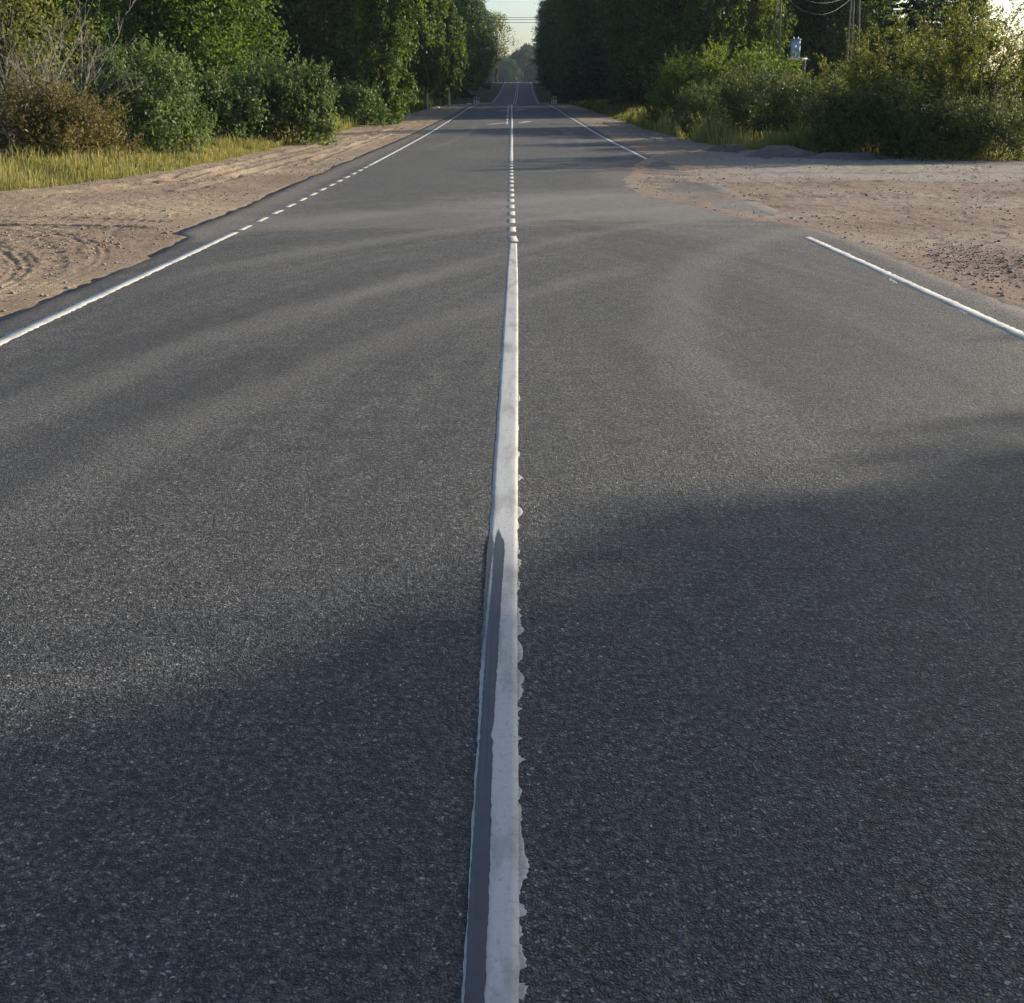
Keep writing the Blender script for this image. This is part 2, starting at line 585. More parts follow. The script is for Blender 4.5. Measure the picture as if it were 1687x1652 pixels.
def mat_plain(name, c, rough=.6, var=.25, metal=0.0):
    m, nt, out = new_mat(name)
    B = NB(nt)
    tc = B.n('TexCoord').outputs['Object']
    a = B.noise(tc, 4, 5, .65)
    col = B.mix(B.rng(a, .35, .7), c, tuple(q * (1 - var) for q in c))
    p = B.n('BsdfPrincipled')
    B.link(col, p.inputs['Base Color'])
    p.inputs['Roughness'].default_value = rough
    p.inputs['Metallic'].default_value = metal
    B.link(B.bump(a, .2, .005), p.inputs['Normal'])
    B.link(p.outputs[0], out.inputs[0])
    return m


M = {}
M['asphalt'] = mat_asphalt()
M['paint'] = mat_paint()
M['paint_edge'] = mat_paint('road_paint_edge', (.43, .43, .41), .95, .8)
M['paint_dash'] = mat_paint('road_paint_dash', (.42, .41, .375), .7)
M['spill'] = mat_paint('spilled_paint', (.38, .375, .35), .9, .9)
M['strip'] = mat_strip()
M['dirt_l'] = mat_dirt('sandy_dirt', (.200, .148, .106), (.245, .188, .132), (.325, .262, .172), 3.0)
M['dirt_r'] = mat_dirt('reddish_dirt', (.180, .128, .098), (.222, .170, .131), (.262, .225, .183), 9.0, True)
M['mound'] = mat_dirt('dark_earth', (.10, .085, .078), (.14, .125, .115), (.19, .17, .155), 5.0)
M['crumb'] = mat_plain('bitumen_crumb', (.035, .036, .040), .8, .4)
M['stone'] = mat_plain('stone', (.32, .26, .22), .9, .45)
M['clod'] = mat_plain('clod', (.26, .195, .15), .95, .3)
M['terrain'] = mat_terrain()
M['leaf_maple'] = mat_leaf('maple_leaves', (.038, .088, .020), (.084, .165, .030), (.145, .225, .044), .5)
M['leaf_birch'] = mat_leaf('birch_leaves', (.034, .070, .018), (.078, .132, .028), (.145, .185, .040), .5)
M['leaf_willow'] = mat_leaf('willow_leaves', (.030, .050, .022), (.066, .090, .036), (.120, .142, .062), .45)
M['leaf_bush'] = mat_leaf('bush_leaves', (.044, .082, .032), (.105, .155, .060), (.185, .230, .105), .45)
M['leaf_brown'] = mat_leaf('brownish_leaves', (.066, .058, .024), (.130, .112, .046), (.195, .170, .068), .4)
M['leaf_olive'] = mat_leaf('olive_leaves', (.045, .070, .018), (.095, .122, .030), (.165, .180, .048), .5)
M['leaf_dark'] = mat_leaf('dark_leaves', (.020, .048, .017), (.054, .100, .032), (.110, .168, .054), .4)
M['leaf_mid'] = mat_leaf('mid_leaves', (.024, .056, .018), (.060, .110, .032), (.115, .170, .050), .45)
M['needle'] = mat_leaf('needles', (.010, .020, .012), (.020, .037, .018), (.038, .056, .024), .12)
M['leaf_far'] = mat_leaf('far_leaves', (.024, .044, .024), (.040, .068, .036), (.060, .092, .044), .35)
M['grass_dry'] = mat_leaf('dry_grass', (.088, .112, .032), (.185, .195, .066), (.330, .300, .145), .45, .7)
M['grass_green'] = mat_leaf('green_grass', (.040, .065, .018), (.085, .115, .030), (.150, .165, .052), .45, .7)
M['bark'] = mat_bark('bark', (.045, .036, .028), (.10, .085, .068))
M['bark_birch'] = mat_bark('birch_bark', (.50, .48, .44), (.66, .64, .60), (3, 3, 6), (.05, .045, .04))
M['bark_dead'] = mat_bark('dead_wood', (.17, .150, .130), (.32, .285, .25))
M['pole'] = mat_bark('weathered_pole', (.12, .10, .075), (.22, .19, .145), (14, 14, .6))
M['wire'] = mat_plain('wire', (.09, .088, .08), .5, .2)
M['wire_dark'] = mat_plain('wire_dark', (.05, .05, .055), .6, .2)
M['white'] = mat_plain('white_plastic', (.74, .74, .72), .5, .15)
M['black'] = mat_plain('black_plastic', (.02, .02, .02), .5, .2)
M['reflector'] = mat_plain('reflector', (.55, .20, .08), .3, .1)
M['bluegrey'] = mat_plain('blue_grey_enamel', (.36, .46, .56), .5, .15)
M['bluegrey2'] = mat_plain('dull_enamel', (.24, .30, .37), .55, .2)
M['ceramic'] = mat_plain('ceramic', (.55, .53, .5), .3, .1)

# ------------------------------------------------------------------ terrain, dirt, road
def stretch(a, b, n, p):
    t = np.linspace(0, 1, n)
    return a + (b - a) * t**p


xs = np.concatenate([-stretch(60, 1800, 14, 2.2)[::-1], np.linspace(-60, -20, 41)[1:], np.linspace(-20, 20, 101)[1:], np.linspace(20, 60, 41)[1:], stretch(60, 1800, 14, 2.2)[1:]])
ys = np.concatenate([-stretch(30, 900, 10, 2.0)[::-1], np.linspace(-30, 5, 24)[1:], np.linspace(5, 60, 139)[1:], np.linspace(60, 170, 121)[1:], np.linspace(170, 450, 71)[1:], stretch(450, 2600, 16, 2)[1:]])
GX, GY = np.meshgrid(xs, ys)
GZ = terrain_z(GX, GY)
tag(mesh_obj('ground', np.stack([GX, GY, GZ], -1).reshape(-1, 3), grid_faces(len(ys), len(xs)), M['terrain'], smooth=True),
    'soil and turf ground sheet under the roadside vegetation', kind='structure')

# asphalt carriageway: sheet with a real edge thickness
rd = np.concatenate([np.linspace(-8, 60, 341), np.linspace(60, 330, 271)[1:], np.linspace(330, 460, 40)[1:]])
cols = np.linspace(0, 1, 33)
left_edge = XLI(rd) - .03 + .035 * fbm(rd * 1.7, rd * 0 + 3, 11) + np.where(rd < 60, .03 * fbm(rd * 6, rd * 0 + 9, 12), 0)
right_edge = np.maximum(XRI(rd), XC(rd) + 3.82) + .10 + .04 * fbm(rd * 1.9, rd * 0 + 5, 15)
RX = left_edge[:, None] * (1 - cols) + right_edge[:, None] * cols
RY = np.repeat(rd[:, None], len(cols), 1)
RZ = ZR(RY)
top = np.stack([RX, RY, RZ], -1)
lo1 = top[:, :1].copy(); lo1[..., 2] -= .09; lo1[..., 0] -= .05
lo2 = top[:, -1:].copy(); lo2[..., 2] -= .09; lo2[..., 0] += .05
RV = np.concatenate([lo1, top, lo2], 1)
road = mesh_obj('road', RV.reshape(-1, 3), grid_faces(len(rd), RV.shape[1]), M['asphalt'], smooth=False)
tag(road, 'dark asphalt two lane road with coarse grain running to the crest', kind='structure')


def polyline_dist(x, y, pts):
    """distance to a polyline and arc length along it"""
    best = np.full(x.shape, 1e9)
    arc = np.zeros(x.shape)
    s0 = 0
    for (ax, ay), (bx, by) in zip(pts[:-1], pts[1:]):
        L = math.hypot(bx - ax, by - ay)
        t = np.clip(((x - ax) * (bx - ax) + (y - ay) * (by - ay)) / (L * L), 0, 1)
        d = np.hypot(x - ax - t * (bx - ax), y - ay - t * (by - ay))
        k = d < best
        best = np.where(k, d, best)
        arc = np.where(k, s0 + t * L, arc)
        s0 += L
    return best, arc


def arcpts(a, b, c, n=14):
    """points of a quadratic curve a -> c that passes b half way"""
    a, b, c = map(np.array, (a, b, c))
    ctrl = 2 * b - (a + c) / 2
    t = np.linspace(0, 1, n)[:, None]
    return ((1 - t)**2 * a + 2 * t * (1 - t) * ctrl + t**2 * c).tolist()


tracks_l = [(arcpts((-4.35, 7.0), (-4.35, 10.2), (-5.9, 13.2)), .26, .024, 'lug'),
            (arcpts((-4.15, 9.0), (-4.5, 12.0), (-6.6, 14.4)), .26, .024, 'rib'),
            (arcpts((-4.75, 7.6), (-4.75, 10.6), (-7.0, 13.6)), .30, .024, 'rib'),
            (arcpts((-5.6, 8.6), (-6.2, 11.5), (-11, 13.6)), .24, .028, 'rib'),
            (arcpts((-6.6, 8.6), (-7.6, 11.2), (-14, 12.8)), .26, .024, 'rib'),
            (arcpts((-4.4, 13.5), (-5.6, 15.2), (-13, 16.2)), .22, .028, 'rib'),
            (arcpts((-14, 14.6), (-8.5, 14.6), (-4.6, 14.1)), .10, .03, 'plain'),
            (arcpts((-4.7, 45), (-5.6, 30), (-5.8, 20)), .22, .035, 'plain'),
            (arcpts((-5.3, 52), (-6.4, 34), (-6.7, 22)), .22, .045, 'plain'),
            (arcpts((-5.0, 60), (-5.2, 42), (-5.0, 27)), .18, .03, 'plain'),
            (arcpts((-12, 17.4), (-8.3, 18.6), (-6.9, 24)), .3, .05, 'plain')]
tracks_r = [(arcpts((2.6, 17.5), (4.6, 18.6), (15, 20.2)), .30, .05, 'plain'),
            (arcpts((3.3, 16.4), (5.2, 17.2), (15, 17.6)), .22, .04, 'rib'),
            (arcpts((4.1, 13.2), (5.4, 15.2), (12, 16.6)), .24, .035, 'rib'),
            (arcpts((4.4, 10.5), (5.6, 13.4), (11, 15.5)), .26, .035, 'rib'),
            (arcpts((4.9, 9.0), (6.4, 12.2), (12, 14.2)), .24, .03, 'lug'),
            (arcpts((2.7, 22), (6, 21.6), (15, 22.6)), .26, .045, 'plain'),
            (arcpts((3.0, 25), (6.4, 24.2), (16, 24.6)), .26, .04, 'plain'),
            (arcpts((4.7, 60), (5.0, 44), (5.6, 28)), .2, .03, 'plain'),
            (arcpts((5.6, 55), (5.9, 42), (7.2, 27)), .22, .04, 'plain')]


def dirt_sheet(name, side, mat, tracks, seed, label):
    rows = [5.6]
    while rows[-1] < 30:
        rows.append(rows[-1] + (.0021 if side < 0 and rows[-1] < 16 else .0036) * rows[-1])
    while rows[-1] < 175:
        rows.append(rows[-1] + .012 * rows[-1])
    rows = np.array(rows)
    nc = 400 if side < 0 else 320
    t = np.linspace(0, 1, nc)
    if side < 0:
        inner, outer = XLI(rows) + .35, np.maximum(XLO(rows) - .9, -11.0 - 0 * rows)
    else:
        inner, outer = XRI(rows) - .7, np.minimum(XRO(rows) + .9, 17.0 + 0 * rows)
    x = inner[:, None] * (1 - t**1.15) + outer[:, None] * t**1.15
    y = np.repeat(rows[:, None], nc, 1)
    y = y + 0 * x
    edge_in = XLI(y) - x if side < 0 else x - XRI(y)
    edge_out = x - XLO(y) if side < 0 else XRO(y) - x
    rag = .10 * fbm(x * 1.1, y * 1.1, seed) + .07 * fbm(x * 5, y * 5, seed + 4)
    if side > 0:
        rag = rag * (1 + 1.6 * np.exp(-((y - 20) / 4.5)**2))
    e = edge_in + rag
    rough = .030 * fbm(x * .9, y * .9, seed + 1) + .015 * fbm(x * 3.7, y * 3.7, seed + 2, 3) + .018 * fbm(x * 13, y * 13, seed + 3, 3)
    fade = sstep(e / .8)
    z = ZR(y) + np.clip(e * .10, -.05, .006) + fade * (rough - .002 if side < 0 else rough - .012)
    z += .05 * sstep((e - 1.5) / 4) * (fbm(x * .35, y * .35, seed + 9) + .2)
    for pts, w, dep, kind in tracks:
        d, s = polyline_dist(x, y, pts)
        if kind == 'plain':
            prof = -dep * np.exp(-(d / (w * .6))**2) + .6 * dep * np.exp(-((d - w * 1.15) / (w * .4))**2)
        else:
            k = sstep((w * .5 - d) / .03 + .5)
            if kind == 'lug':
                pat = np.sin(s * 2 * np.pi / .13 + np.sign(d - .04) * 9 * d) * .5
            else:
                pat = np.cos(d * 2 * np.pi / .105) * .5
            prof = k * (-dep * .2 + .0125 * pat) + .2 * dep * np.exp(-((d - w * .62) / .05)**2)
        brk = sstep((fbm(x * 1.3, y * 1.3, seed + int(w * 100)) + .38) / .35)
        z += prof * fade * brk
    z -= .35 * sstep(-(edge_out + .25 * fbm(x * .9, y * .9, seed + 7) - .1) / .7)
    V = np.stack([x, y, z], -1)
    o = mesh_obj(name, V.reshape(-1, 3), grid_faces(len(rows), nc) if side > 0 else grid_faces(len(rows), nc)[:, ::-1], mat, smooth=True)
    tag(o, label, kind='structure')
    return x, y, z, e, edge_out, o


DL = dirt_sheet('dirt_shoulder_left', -1, M['dirt_l'], tracks_l, 31, 'sandy dirt shoulder with tyre tracks left of the asphalt')
DR = dirt_sheet('dirt_shoulder_right', 1, M['dirt_r'], tracks_r, 57, 'reddish dirt apron of the side road right of the asphalt')


# loose stones and clods on the dirt
def stones(name, D, n, mat, smin, smax, seed, parent, region=None, bias=1.0):
    rng = np.random.default_rng(seed)
    x, y, z, e, eo, _ = D
    w = ((e > .03) & (eo > .0) & (y < 60)).astype(float)
    if region:
        cx, cy, rx, ry = region
        w *= np.exp(-(((x - cx) / rx)**2 + ((y - cy) / ry)**2))
        w *= (e > .1)
    else:
        w *= (fbm(x * .8, y * .8, seed) + .45).clip(0)**2 * y**1.0
    w = w.ravel() / w.sum()
    idx = rng.choice(len(w), n, p=w)
    px, py, pz = x.ravel()[idx] + rng.normal(0, .03, n), y.ravel()[idx] + rng.normal(0, .03, n), z.ravel()[idx]
    s = smin + (smax - smin) * rng.random(n)**3.0
    base = np.array([(1, 0, 0), (0, 1, 0), (-1, 0, 0), (0, -1, 0), (.6, .6, .55), (-.6, .6, .6), (-.5, -.6, .6), (.6, -.5, .5), (0, 0, .85), (0, 0, -.6)], float)
    tri = np.array([(0, 1, 4), (1, 2, 5), (2, 3, 6), (3, 0, 7), (0, 4, 7), (1, 5, 4), (2, 6, 5), (3, 7, 6), (4, 5, 8), (5, 6, 8), (6, 7, 8), (7, 4, 8), (1, 0, 9), (2, 1, 9), (3, 2, 9), (0, 3, 9)])
    V = base[None] * (1 + .35 * (rng.random((n, 10, 1)) - .5)) * s[:, None, None] * np.stack([.7 + .6 * rng.random(n), .7 + .6 * rng.random(n), .5 + .4 * rng.random(n)], -1)[:, None, :]
    a = rng.random(n) * 6.28
    ca, sa = np.cos(a)[:, None], np.sin(a)[:, None]
    vx, vy = V[..., 0] * ca - V[..., 1] * sa, V[..., 0] * sa + V[..., 1] * ca
    V = np.stack([vx + px[:, None], vy + py[:, None], V[..., 2] + pz[:, None] + s[:, None] * .25], -1)
    F = (tri[None] + (np.arange(n) * 10)[:, None, None]).reshape(-1, 3)
    o = mesh_obj(name, V.reshape(-1, 3), F, mat, parent)
    o['kind'] = 'stuff'
    return o


stones('loose_stones', DL, 2600, M['stone'], .005, .022, 1, DL[5])
stones('loose_clods', DL, 2400, M['clod'], .006, .026, 2, DL[5])
stones('loose_stones', DR, 3800, M['stone'], .005, .024, 3, DR[5])
stones('loose_clods', DR, 4200, M['clod'], .006, .030, 4, DR[5])
stones('asphalt_crumbs', DR, 1500, M['crumb'], .004, .014, 5, DR[5], (4.9, 11.4, .5, 1.1))
stones('asphalt_crumbs', DR, 500, M['crumb'], .004, .012, 6, DR[5], (4.35, 10.2, .35, 1.2))


# ------------------------------------------------------------------ painted markings (parts of the road)
def unproject(px, py):
    """photo pixel -> point on the near, flat stretch of road"""
    dy = (py - 528.0) / F_PX
    dx = (px - 843.5) / F_PX
    c, s = math.cos(PITCH), math.sin(PITCH)
    wy, wz = c - dy * s, -s - dy * c
    t = -CAM_Z / wz
    return dx * t, wy * t


def ribbon(name, cl, width, y0, y1, z, mat, rag=.0055, step=None, seed=0):
    """painted line with slightly uneven edges and a small thickness"""
    rng = np.random.default_rng(seed)
    n = max(2, int((y1 - y0) / (step or max(.035, .004 * y0))) + 1)
    yy = np.linspace(y0, y1, n)
    xc = cl(yy)
    j1, j2 = rng.normal(0, rag, n), rng.normal(0, rag, n)
    xl, xr = xc - width / 2 + j1, xc + width / 2 + j2
    zz = ZR(yy) + z
    V = np.stack([np.stack([xl - .001, yy, zz - .003], -1), np.stack([xl, yy, zz], -1), np.stack([(xl + xr) / 2, yy, zz + .0002], -1), np.stack([xr, yy, zz], -1), np.stack([xr + .001, yy, zz - .003], -1)], 1)
    return mesh_obj(name, V.reshape(-1, 3), grid_faces(n, 5), mat, road)


ZP = .0022
LX = smooth_interp([(-20, -3.46), (30, -3.46), (45, -3.48), (115, -3.48), (166, -3.07), (239, -2.45), (309, -1.95), (450, -.5)])
RXL = smooth_interp([(-20, 3.545), (30, 3.54), (45, 3.5), (115, 3.5), (166, 3.93), (239, 4.5), (309, 5.0), (450, 6.4)])
ribbon('edge_line', LX, .105, 2, 13.75, ZP, M['paint_edge'], seed=1)
ribbon('edge_line', LX, .105, 26.9, 114, ZP + .002, M['paint_edge'], seed=2)
ribbon('edge_line', LX, .12, 150, 335, ZP + .01, M['paint'], rag=0, step=2, seed=3)
ribbon('edge_line', RXL, .105, 2, 13.25, ZP, M['paint_edge'], rag=.006, seed=4)
ribbon('edge_line', RXL, .105, 29.3, 114, ZP + .002, M['paint_edge'], seed=5)
ribbon('edge_line', RXL, .12, 150, 335, ZP + .01, M['paint'], rag=0, step=2, seed=6)
# dashes across the side-road mouth, left edge
yy0 = 14.0
k = 0
while yy0 < 26.6:
    ribbon('dash', LX, .105, yy0, yy0 + .52, ZP, M['paint_dash'], step=.13, seed=20 + k)
    yy0 += 1.0
    k += 1
# centre dashes
CX = smooth_interp([(-20, 0), (12.5, .03), (13.3, 0.0), (20, -.02), (30, -.03), (60, -.02), (115, -.04), (166, .42), (239, 1.05), (309, 1.62), (450, 3.1)])
k = 0
yy0 = 12.82
while yy0 < 28.5:
    ribbon('dash', CX, .105, yy0, yy0 + .54, ZP, M['paint_dash'], step=.13, rag=.003, seed=60 + k)
    yy0 += 1.0
    k += 1
ribbon('centre_line', CX, .115, 28.65, 36.5, ZP, M['paint_dash'], seed=90)
ribbon('centre_line', CX, .12, 36.5, 114.5, ZP + .003, M['paint'], seed=91)
CX2 = lambda y: CX(y) - .27
yy0, k = 57, 0
while yy0 < 112:
    ribbon('dash', CX2, .12, yy0, yy0 + 4.0, ZP + .003, M['paint'], seed=120 + k)
    yy0 += 6.0
    k += 1
ribbon('centre_line', lambda y: CX(y) + .14, .13, 150, 335, ZP + .01, M['paint'], rag=0, step=2, seed=92)
yy0, k = 150, 0
while yy0 < 330:
    ribbon('dash', lambda y: CX(y) - .22, .15, yy0, yy0 + 7.0, ZP + .01, M['paint'], rag=0, step=2, seed=140 + k)
    yy0 += 9.0
    k += 1


# near solid centre line, its smooth dark strip and the spilled paint beside it, laid out on the ground
def ground_pts(L):
    return np.array([unproject(*p) for p in L])


near_left = [(839.5, 401), (835, 450), (830.5, 520), (825, 600), (817, 720), (808, 850), (806, 880), (803, 905), (800.5, 945), (797, 1000), (791.7, 1100), (787.7, 1200), (781, 1300), (775, 1400), (769.5, 1500), (759.4, 1652), (752, 1780)]
near_right = [(851.5, 401), (853, 450), (853.5, 520), (853.5, 600), (853.3, 720), (852.8, 850), (852.6, 880), (852.5, 905), (852.3, 945), (852, 1000), (852.2, 1100), (853, 1200), (854, 1300), (854.3, 1400), (855, 1500), (855, 1652), (855.5, 1780)]
GL, GR = ground_pts(near_left), ground_pts(near_right)
fl = smooth_interp(sorted([(b, a) for a, b in GL]))
fr = smooth_interp(sorted([(b, a) for a, b in GR]))
yA, yB = GL[-1][1], GL[0][1]
n = 700
yy = np.linspace(yA, yB, n)
rg = np.random.default_rng(3)
jl = .0030 * fbm(yy * 55, yy * 0, 41) + .002 * fbm(yy * 6, yy * 0, 42)
jr = .0022 * fbm(yy * 60, yy * 0, 43)
ca = np.linspace(0, 1, 7)
xl, xr = fl(yy) + jl, fr(yy) + jr
PX = xl[:, None] * (1 - ca) + xr[:, None] * ca
PY = np.repeat(yy[:, None], 7, 1)
PZ = ZP + .0010 * fbm(PX * 40, PY * 6, 44) + np.where((ca == 0) | (ca == 1), -.001, .001)[None, :]
rim = np.exp(-((PX - (xr - .003)[:, None]) / .002)**2) * .0012
PZ += rim
V = np.stack([PX, PY, PZ], -1)
a = V[:, :1].copy(); a[..., 2] = -.0005; a[..., 0] -= .0004
b = V[:, -1:].copy(); b[..., 2] = -.0005; b[..., 0] += .0004
mesh_obj('centre_line', np.concatenate([a, V, b], 1).reshape(-1, 3), grid_faces(n, 9), M['paint'], road, smooth=False)
# dark strip exposed between a thin white seam and the wide white band
st_l = [(817.5, 876), (815.5, 890), (820, 900), (812.6, 945), (807, 1000), (798, 1100), (791.7, 1200), (784.5, 1300), (778, 1400), (771.7, 1500), (765, 1652), (757.6, 1780)]
st_r = [(826, 874), (829, 884), (831.6, 900), (829, 945), (825, 1000), (819, 1100), (813.5, 1190), (809.5, 1214), (812, 1226), (810, 1300), (808, 1400), (804.6, 1500), (798.7, 1652), (794, 1780)]
st_l = [p for p in st_l if p[1] != 900]
gsl, gsr = ground_pts(st_l), ground_pts(st_r)
fsl, fsr = smooth_interp(sorted([(b, a) for a, b in gsl])), smooth_interp(sorted([(b, a) for a, b in gsr]))
def finger_strip(fa, fb, y0, y1, nf, feather, z, seed):
    """dark strip made of adjoining slivers whose far ends stop unevenly, so the start is feathered"""
    g = Geo()
    r = np.random.default_rng(seed)
    for k in range(nf):
        mid = abs((k + .5) / nf - .5) * 2
        ye = y1 - feather * (mid**1.5 * .8 + .3 * r.random())
        yv = np.linspace(y0, ye, 320)
        a_, b_ = fa(yv), fb(yv)
        t0, t1 = k / nf, (k + 1) / nf
        je = np.clip((ye - yv) / .05, .0, 1)
        xl_ = a_ + (b_ - a_) * t0
        xr_ = a_ + (b_ - a_) * t1
        if k == 0:
            xl_ = xl_ + .0022 * fbm(yv * 55, yv * 0, seed)
        if k == nf - 1:
            xr_ = xr_ + .0026 * fbm(yv * 60, yv * 0, seed + 1)
        c_ = (xl_ + xr_) / 2
        xl_, xr_ = c_ + (xl_ - c_) * je, c_ + (xr_ - c_) * je
        V = np.stack([np.stack([xl_, yv, 0 * yv + z], -1), np.stack([xr_, yv, 0 * yv + z], -1)], 1)
        g.add(V.reshape(-1, 3), grid_faces(320, 2))
    return g


strip = finger_strip(fsl, fsr, yA, unproject(826, 866)[1], 9, .16, ZP + .0026, 51).build('dark_strip', M['strip'], road)
strip['label'] = 'smooth dark grey strip inside the near end of the centre line'
fr_l = smooth_interp(sorted([(b, a) for a, b in ground_pts([(806.5, 872), (805, 890), (803.5, 905), (800.3, 945), (796.8, 1000), (794, 1060), (791.5, 1105)])]))
fr_r = smooth_interp(sorted([(b, a) for a, b in ground_pts([(812, 872), (813, 890), (812.5, 905), (807.5, 945), (802, 1000), (796, 1060), (791.8, 1105)])]))
finger_strip(fr_l, fr_r, unproject(795, 1100)[1], unproject(806, 872)[1], 5, .12, ZP + .0028, 61).build('dark_strip', M['strip'], road)


def blob(pts_px, name='paint_spill', h=.0012):
    P = ground_pts(pts_px)
    # refine the outline so the edge is ragged
    out = []
    for i in range(len(P)):
        a, b = P[i], P[(i + 1) % len(P)]
        m = max(2, int(np.linalg.norm(b - a) / .0025))
        for t in np.arange(m) / m:
            q = a + (b - a) * t
            if 0 < i < len(P) - 1:
                q = q + rg.normal(0, .0016, 2)
            out.append(q)
    O = np.array(out)
    c = O.mean(0)
    n = len(O)
    inner = c + (O - c) * .82
    V = np.vstack([np.c_[O, np.full(n, -.002)], np.c_[c + (O - c) * .97, np.full(n, h)], np.c_[inner, np.full(n, h + .0004)], [[c[0], c[1], h + .0004]]])
    q, t = [], []
    for i in range(n):
        j = (i + 1) % n
        q += [(i, j, n + j, n + i), (n + i, n + j, 2 * n + j, 2 * n + i)]
        t.append((2 * n + i, 2 * n + j, 3 * n))
    return mesh_obj(name, V, [np.array(q), np.array(t)], M['spill'], road)


z2 = lambda L, ox, oy, s: [(ox + a / s, oy + b / s) for a, b in L]
S2 = 5.507
spills = [z2([(836, 180), (850, 190), (872, 205), (888, 238), (872, 262), (852, 285), (836, 300)], 700, 800, S2),
          z2([(836, 320), (850, 335), (858, 355), (850, 380), (836, 400)], 700, 800, S2),
          z2([(836, 480), (852, 520), (848, 560), (862, 600), (836, 640)], 700, 800, S2),
          z2([(836, 660), (872, 672), (866, 710), (848, 740), (860, 780), (836, 800)], 700, 800, S2),
          z2([(836, 830), (850, 850), (868, 880), (872, 895), (852, 910), (866, 940), (836, 950)], 700, 800, S2),
          z2([(836, 1100), (880, 1125), (850, 1145), (866, 1165), (880, 1185), (860, 1200), (872, 1240), (884, 1290), (898, 1308), (876, 1335), (852, 1355), (836, 1370)], 700, 800, S2),
          z2([(836, 1395), (860, 1430), (884, 1470), (892, 1540), (884, 1570), (852, 1600), (836, 1610)], 700, 800, S2),
          z2([(838, 10), (862, 30), (890, 55), (910, 95), (895, 130), (880, 150), (896, 210), (885, 260), (860, 290), (838, 300)], 700, 1100, S2),
          z2([(838, 325), (860, 360), (890, 368), (870, 385), (838, 400)], 700, 1100, S2),
          z2([(840, 440), (858, 455), (848, 480), (856, 520), (842, 560)], 700, 1100, S2),
          z2([(842, 610), (862, 628), (880, 640), (860, 655), (844, 660)], 700, 1100, S2),
          z2([(845, 790), (870, 800), (872, 815), (905, 825), (915, 838), (890, 845), (862, 868), (846, 880)], 700, 1100, S2),
          z2([(848, 1070), (866, 1100), (878, 1112), (866, 1150), (862, 1185), (848, 1200)], 700, 1100, S2),
          z2([(848, 1215), (872, 1250), (880, 1275), (866, 1310), (880, 1370), (872, 1420), (884, 1480), (866, 1530), (885, 1590), (890, 1640), (848, 1660)], 700, 1100, S2),
          z2([(846, 30), (870, 60), (872, 150), (888, 230), (895, 320), (920, 360), (934, 400), (928, 450), (905, 490), (915, 530), (885, 545), (876, 600), (862, 660), (846, 690)], 700, 1350, 5.47),
          z2([(872, 655), (890, 640), (925, 650), (900, 660), (880, 664)], 700, 1350, 5.47),
          z2([(848, 750), (880, 765), (905, 770), (916, 820), (905, 860), (870, 875), (850, 885)], 700, 1350, 5.47),
          z2([(850, 940), (865, 960), (866, 1010), (880, 1040), (856, 1060), (850, 1080)], 700, 1350, 5.47),
          z2([(848, 1110), (885, 1140), (890, 1180), (905, 1220), (920, 1260), (895, 1290), (910, 1330), (880, 1345), (848, 1360)], 700, 1350, 5.47),
          z2([(862, 1490), (905, 1475), (918, 1490), (948, 1500), (930, 1530), (905, 1560), (890, 1600), (895, 1620), (862, 1622)], 700, 1350, 5.47),
          z2([(905, 980), (925, 975), (930, 990), (908, 995)], 700, 1350, 5.47),
          z2([(920, 955), (945, 965), (960, 980), (940, 985), (925, 972)], 700, 1100, S2),
          [(853, 648), (856, 652), (858, 656), (855, 661), (853, 662)], [(853, 700), (855, 703), (855, 707), (853, 709)], [(853, 742), (857, 746), (855, 751), (853, 753)],
          [(853, 780), (856, 783), (861, 787), (856, 791), (853, 792)], [(853, 575), (855, 577), (854, 582), (853, 584)]]
def spill(L, k):
    """thin film of paint squeezed out past the line's right edge, outline ragged"""
    P = ground_pts(L)
    o = np.argsort(P[:, 1])
    y_, x_ = P[o, 1], P[o, 0]
    yv = np.linspace(y_[0], y_[-1], max(12, int((y_[-1] - y_[0]) / .0022)))
    xo = np.interp(yv, y_, x_)
    env = np.clip(np.minimum(yv - yv[0], yv[-1] - yv) / .012, 0, 1)
    xin = fr(yv) - .0035
    xo = np.maximum(xo + env * .006 * fbm(yv * 40, yv * 0 + k, 77 + k, 3) + env * .009 * vnoise(yv * 260, yv * 0 + k, 99 + k) * (.4 + vnoise(yv * 55, yv * 0 + k, 5)), xin + .0036)
    hz_ = .0009
    V = np.stack([np.stack([xin, yv, 0 * yv + hz_], -1), np.stack([(xin + xo) / 2, yv, 0 * yv + hz_ + .0002], -1), np.stack([xo - .0006, yv, 0 * yv + hz_ - .0002], -1), np.stack([xo, yv, 0 * yv - .0006], -1)], 1)
    return mesh_obj('paint_spill', V.reshape(-1, 3), grid_faces(len(yv), 4), M['spill'], road)


for k, L in enumerate(spills):
    if min(p[0] for p in L) > 858:
        blob(L)
    else:
        spill(L, k)
# stray paint chips on the right edge line
for (x0, y0) in ((1459, 452), (1466, 455), (1474, 458), (1470, 462), (1585, 512)):
    blob([(x0 - 7, y0 - 3), (x0 - 2, y0 - 4), (x0 + 6, y0 + 2), (x0 + 8, y0 + 5), (x0 + 1, y0 + 4), (x0 - 4, y0 + 1)], 'paint_chip')


def slanted_bar(name, p, q, w):
    p, q = np.array(p), np.array(q)
    d = (q - p) / np.linalg.norm(q - p)
    nrm = np.array([-d[1], d[0]]) * w / 2
    t = np.linspace(0, 1, 12)[:, None]
    c = p + (q - p) * t
    L, R = c + nrm, c - nrm
    V = np.stack([np.c_[L, ZR(L[:, 1]) + .008], np.c_[R, ZR(R[:, 1]) + .008]], 1)
    return mesh_obj(name, V.reshape(-1, 3), grid_faces(12, 2), M['paint'], road)


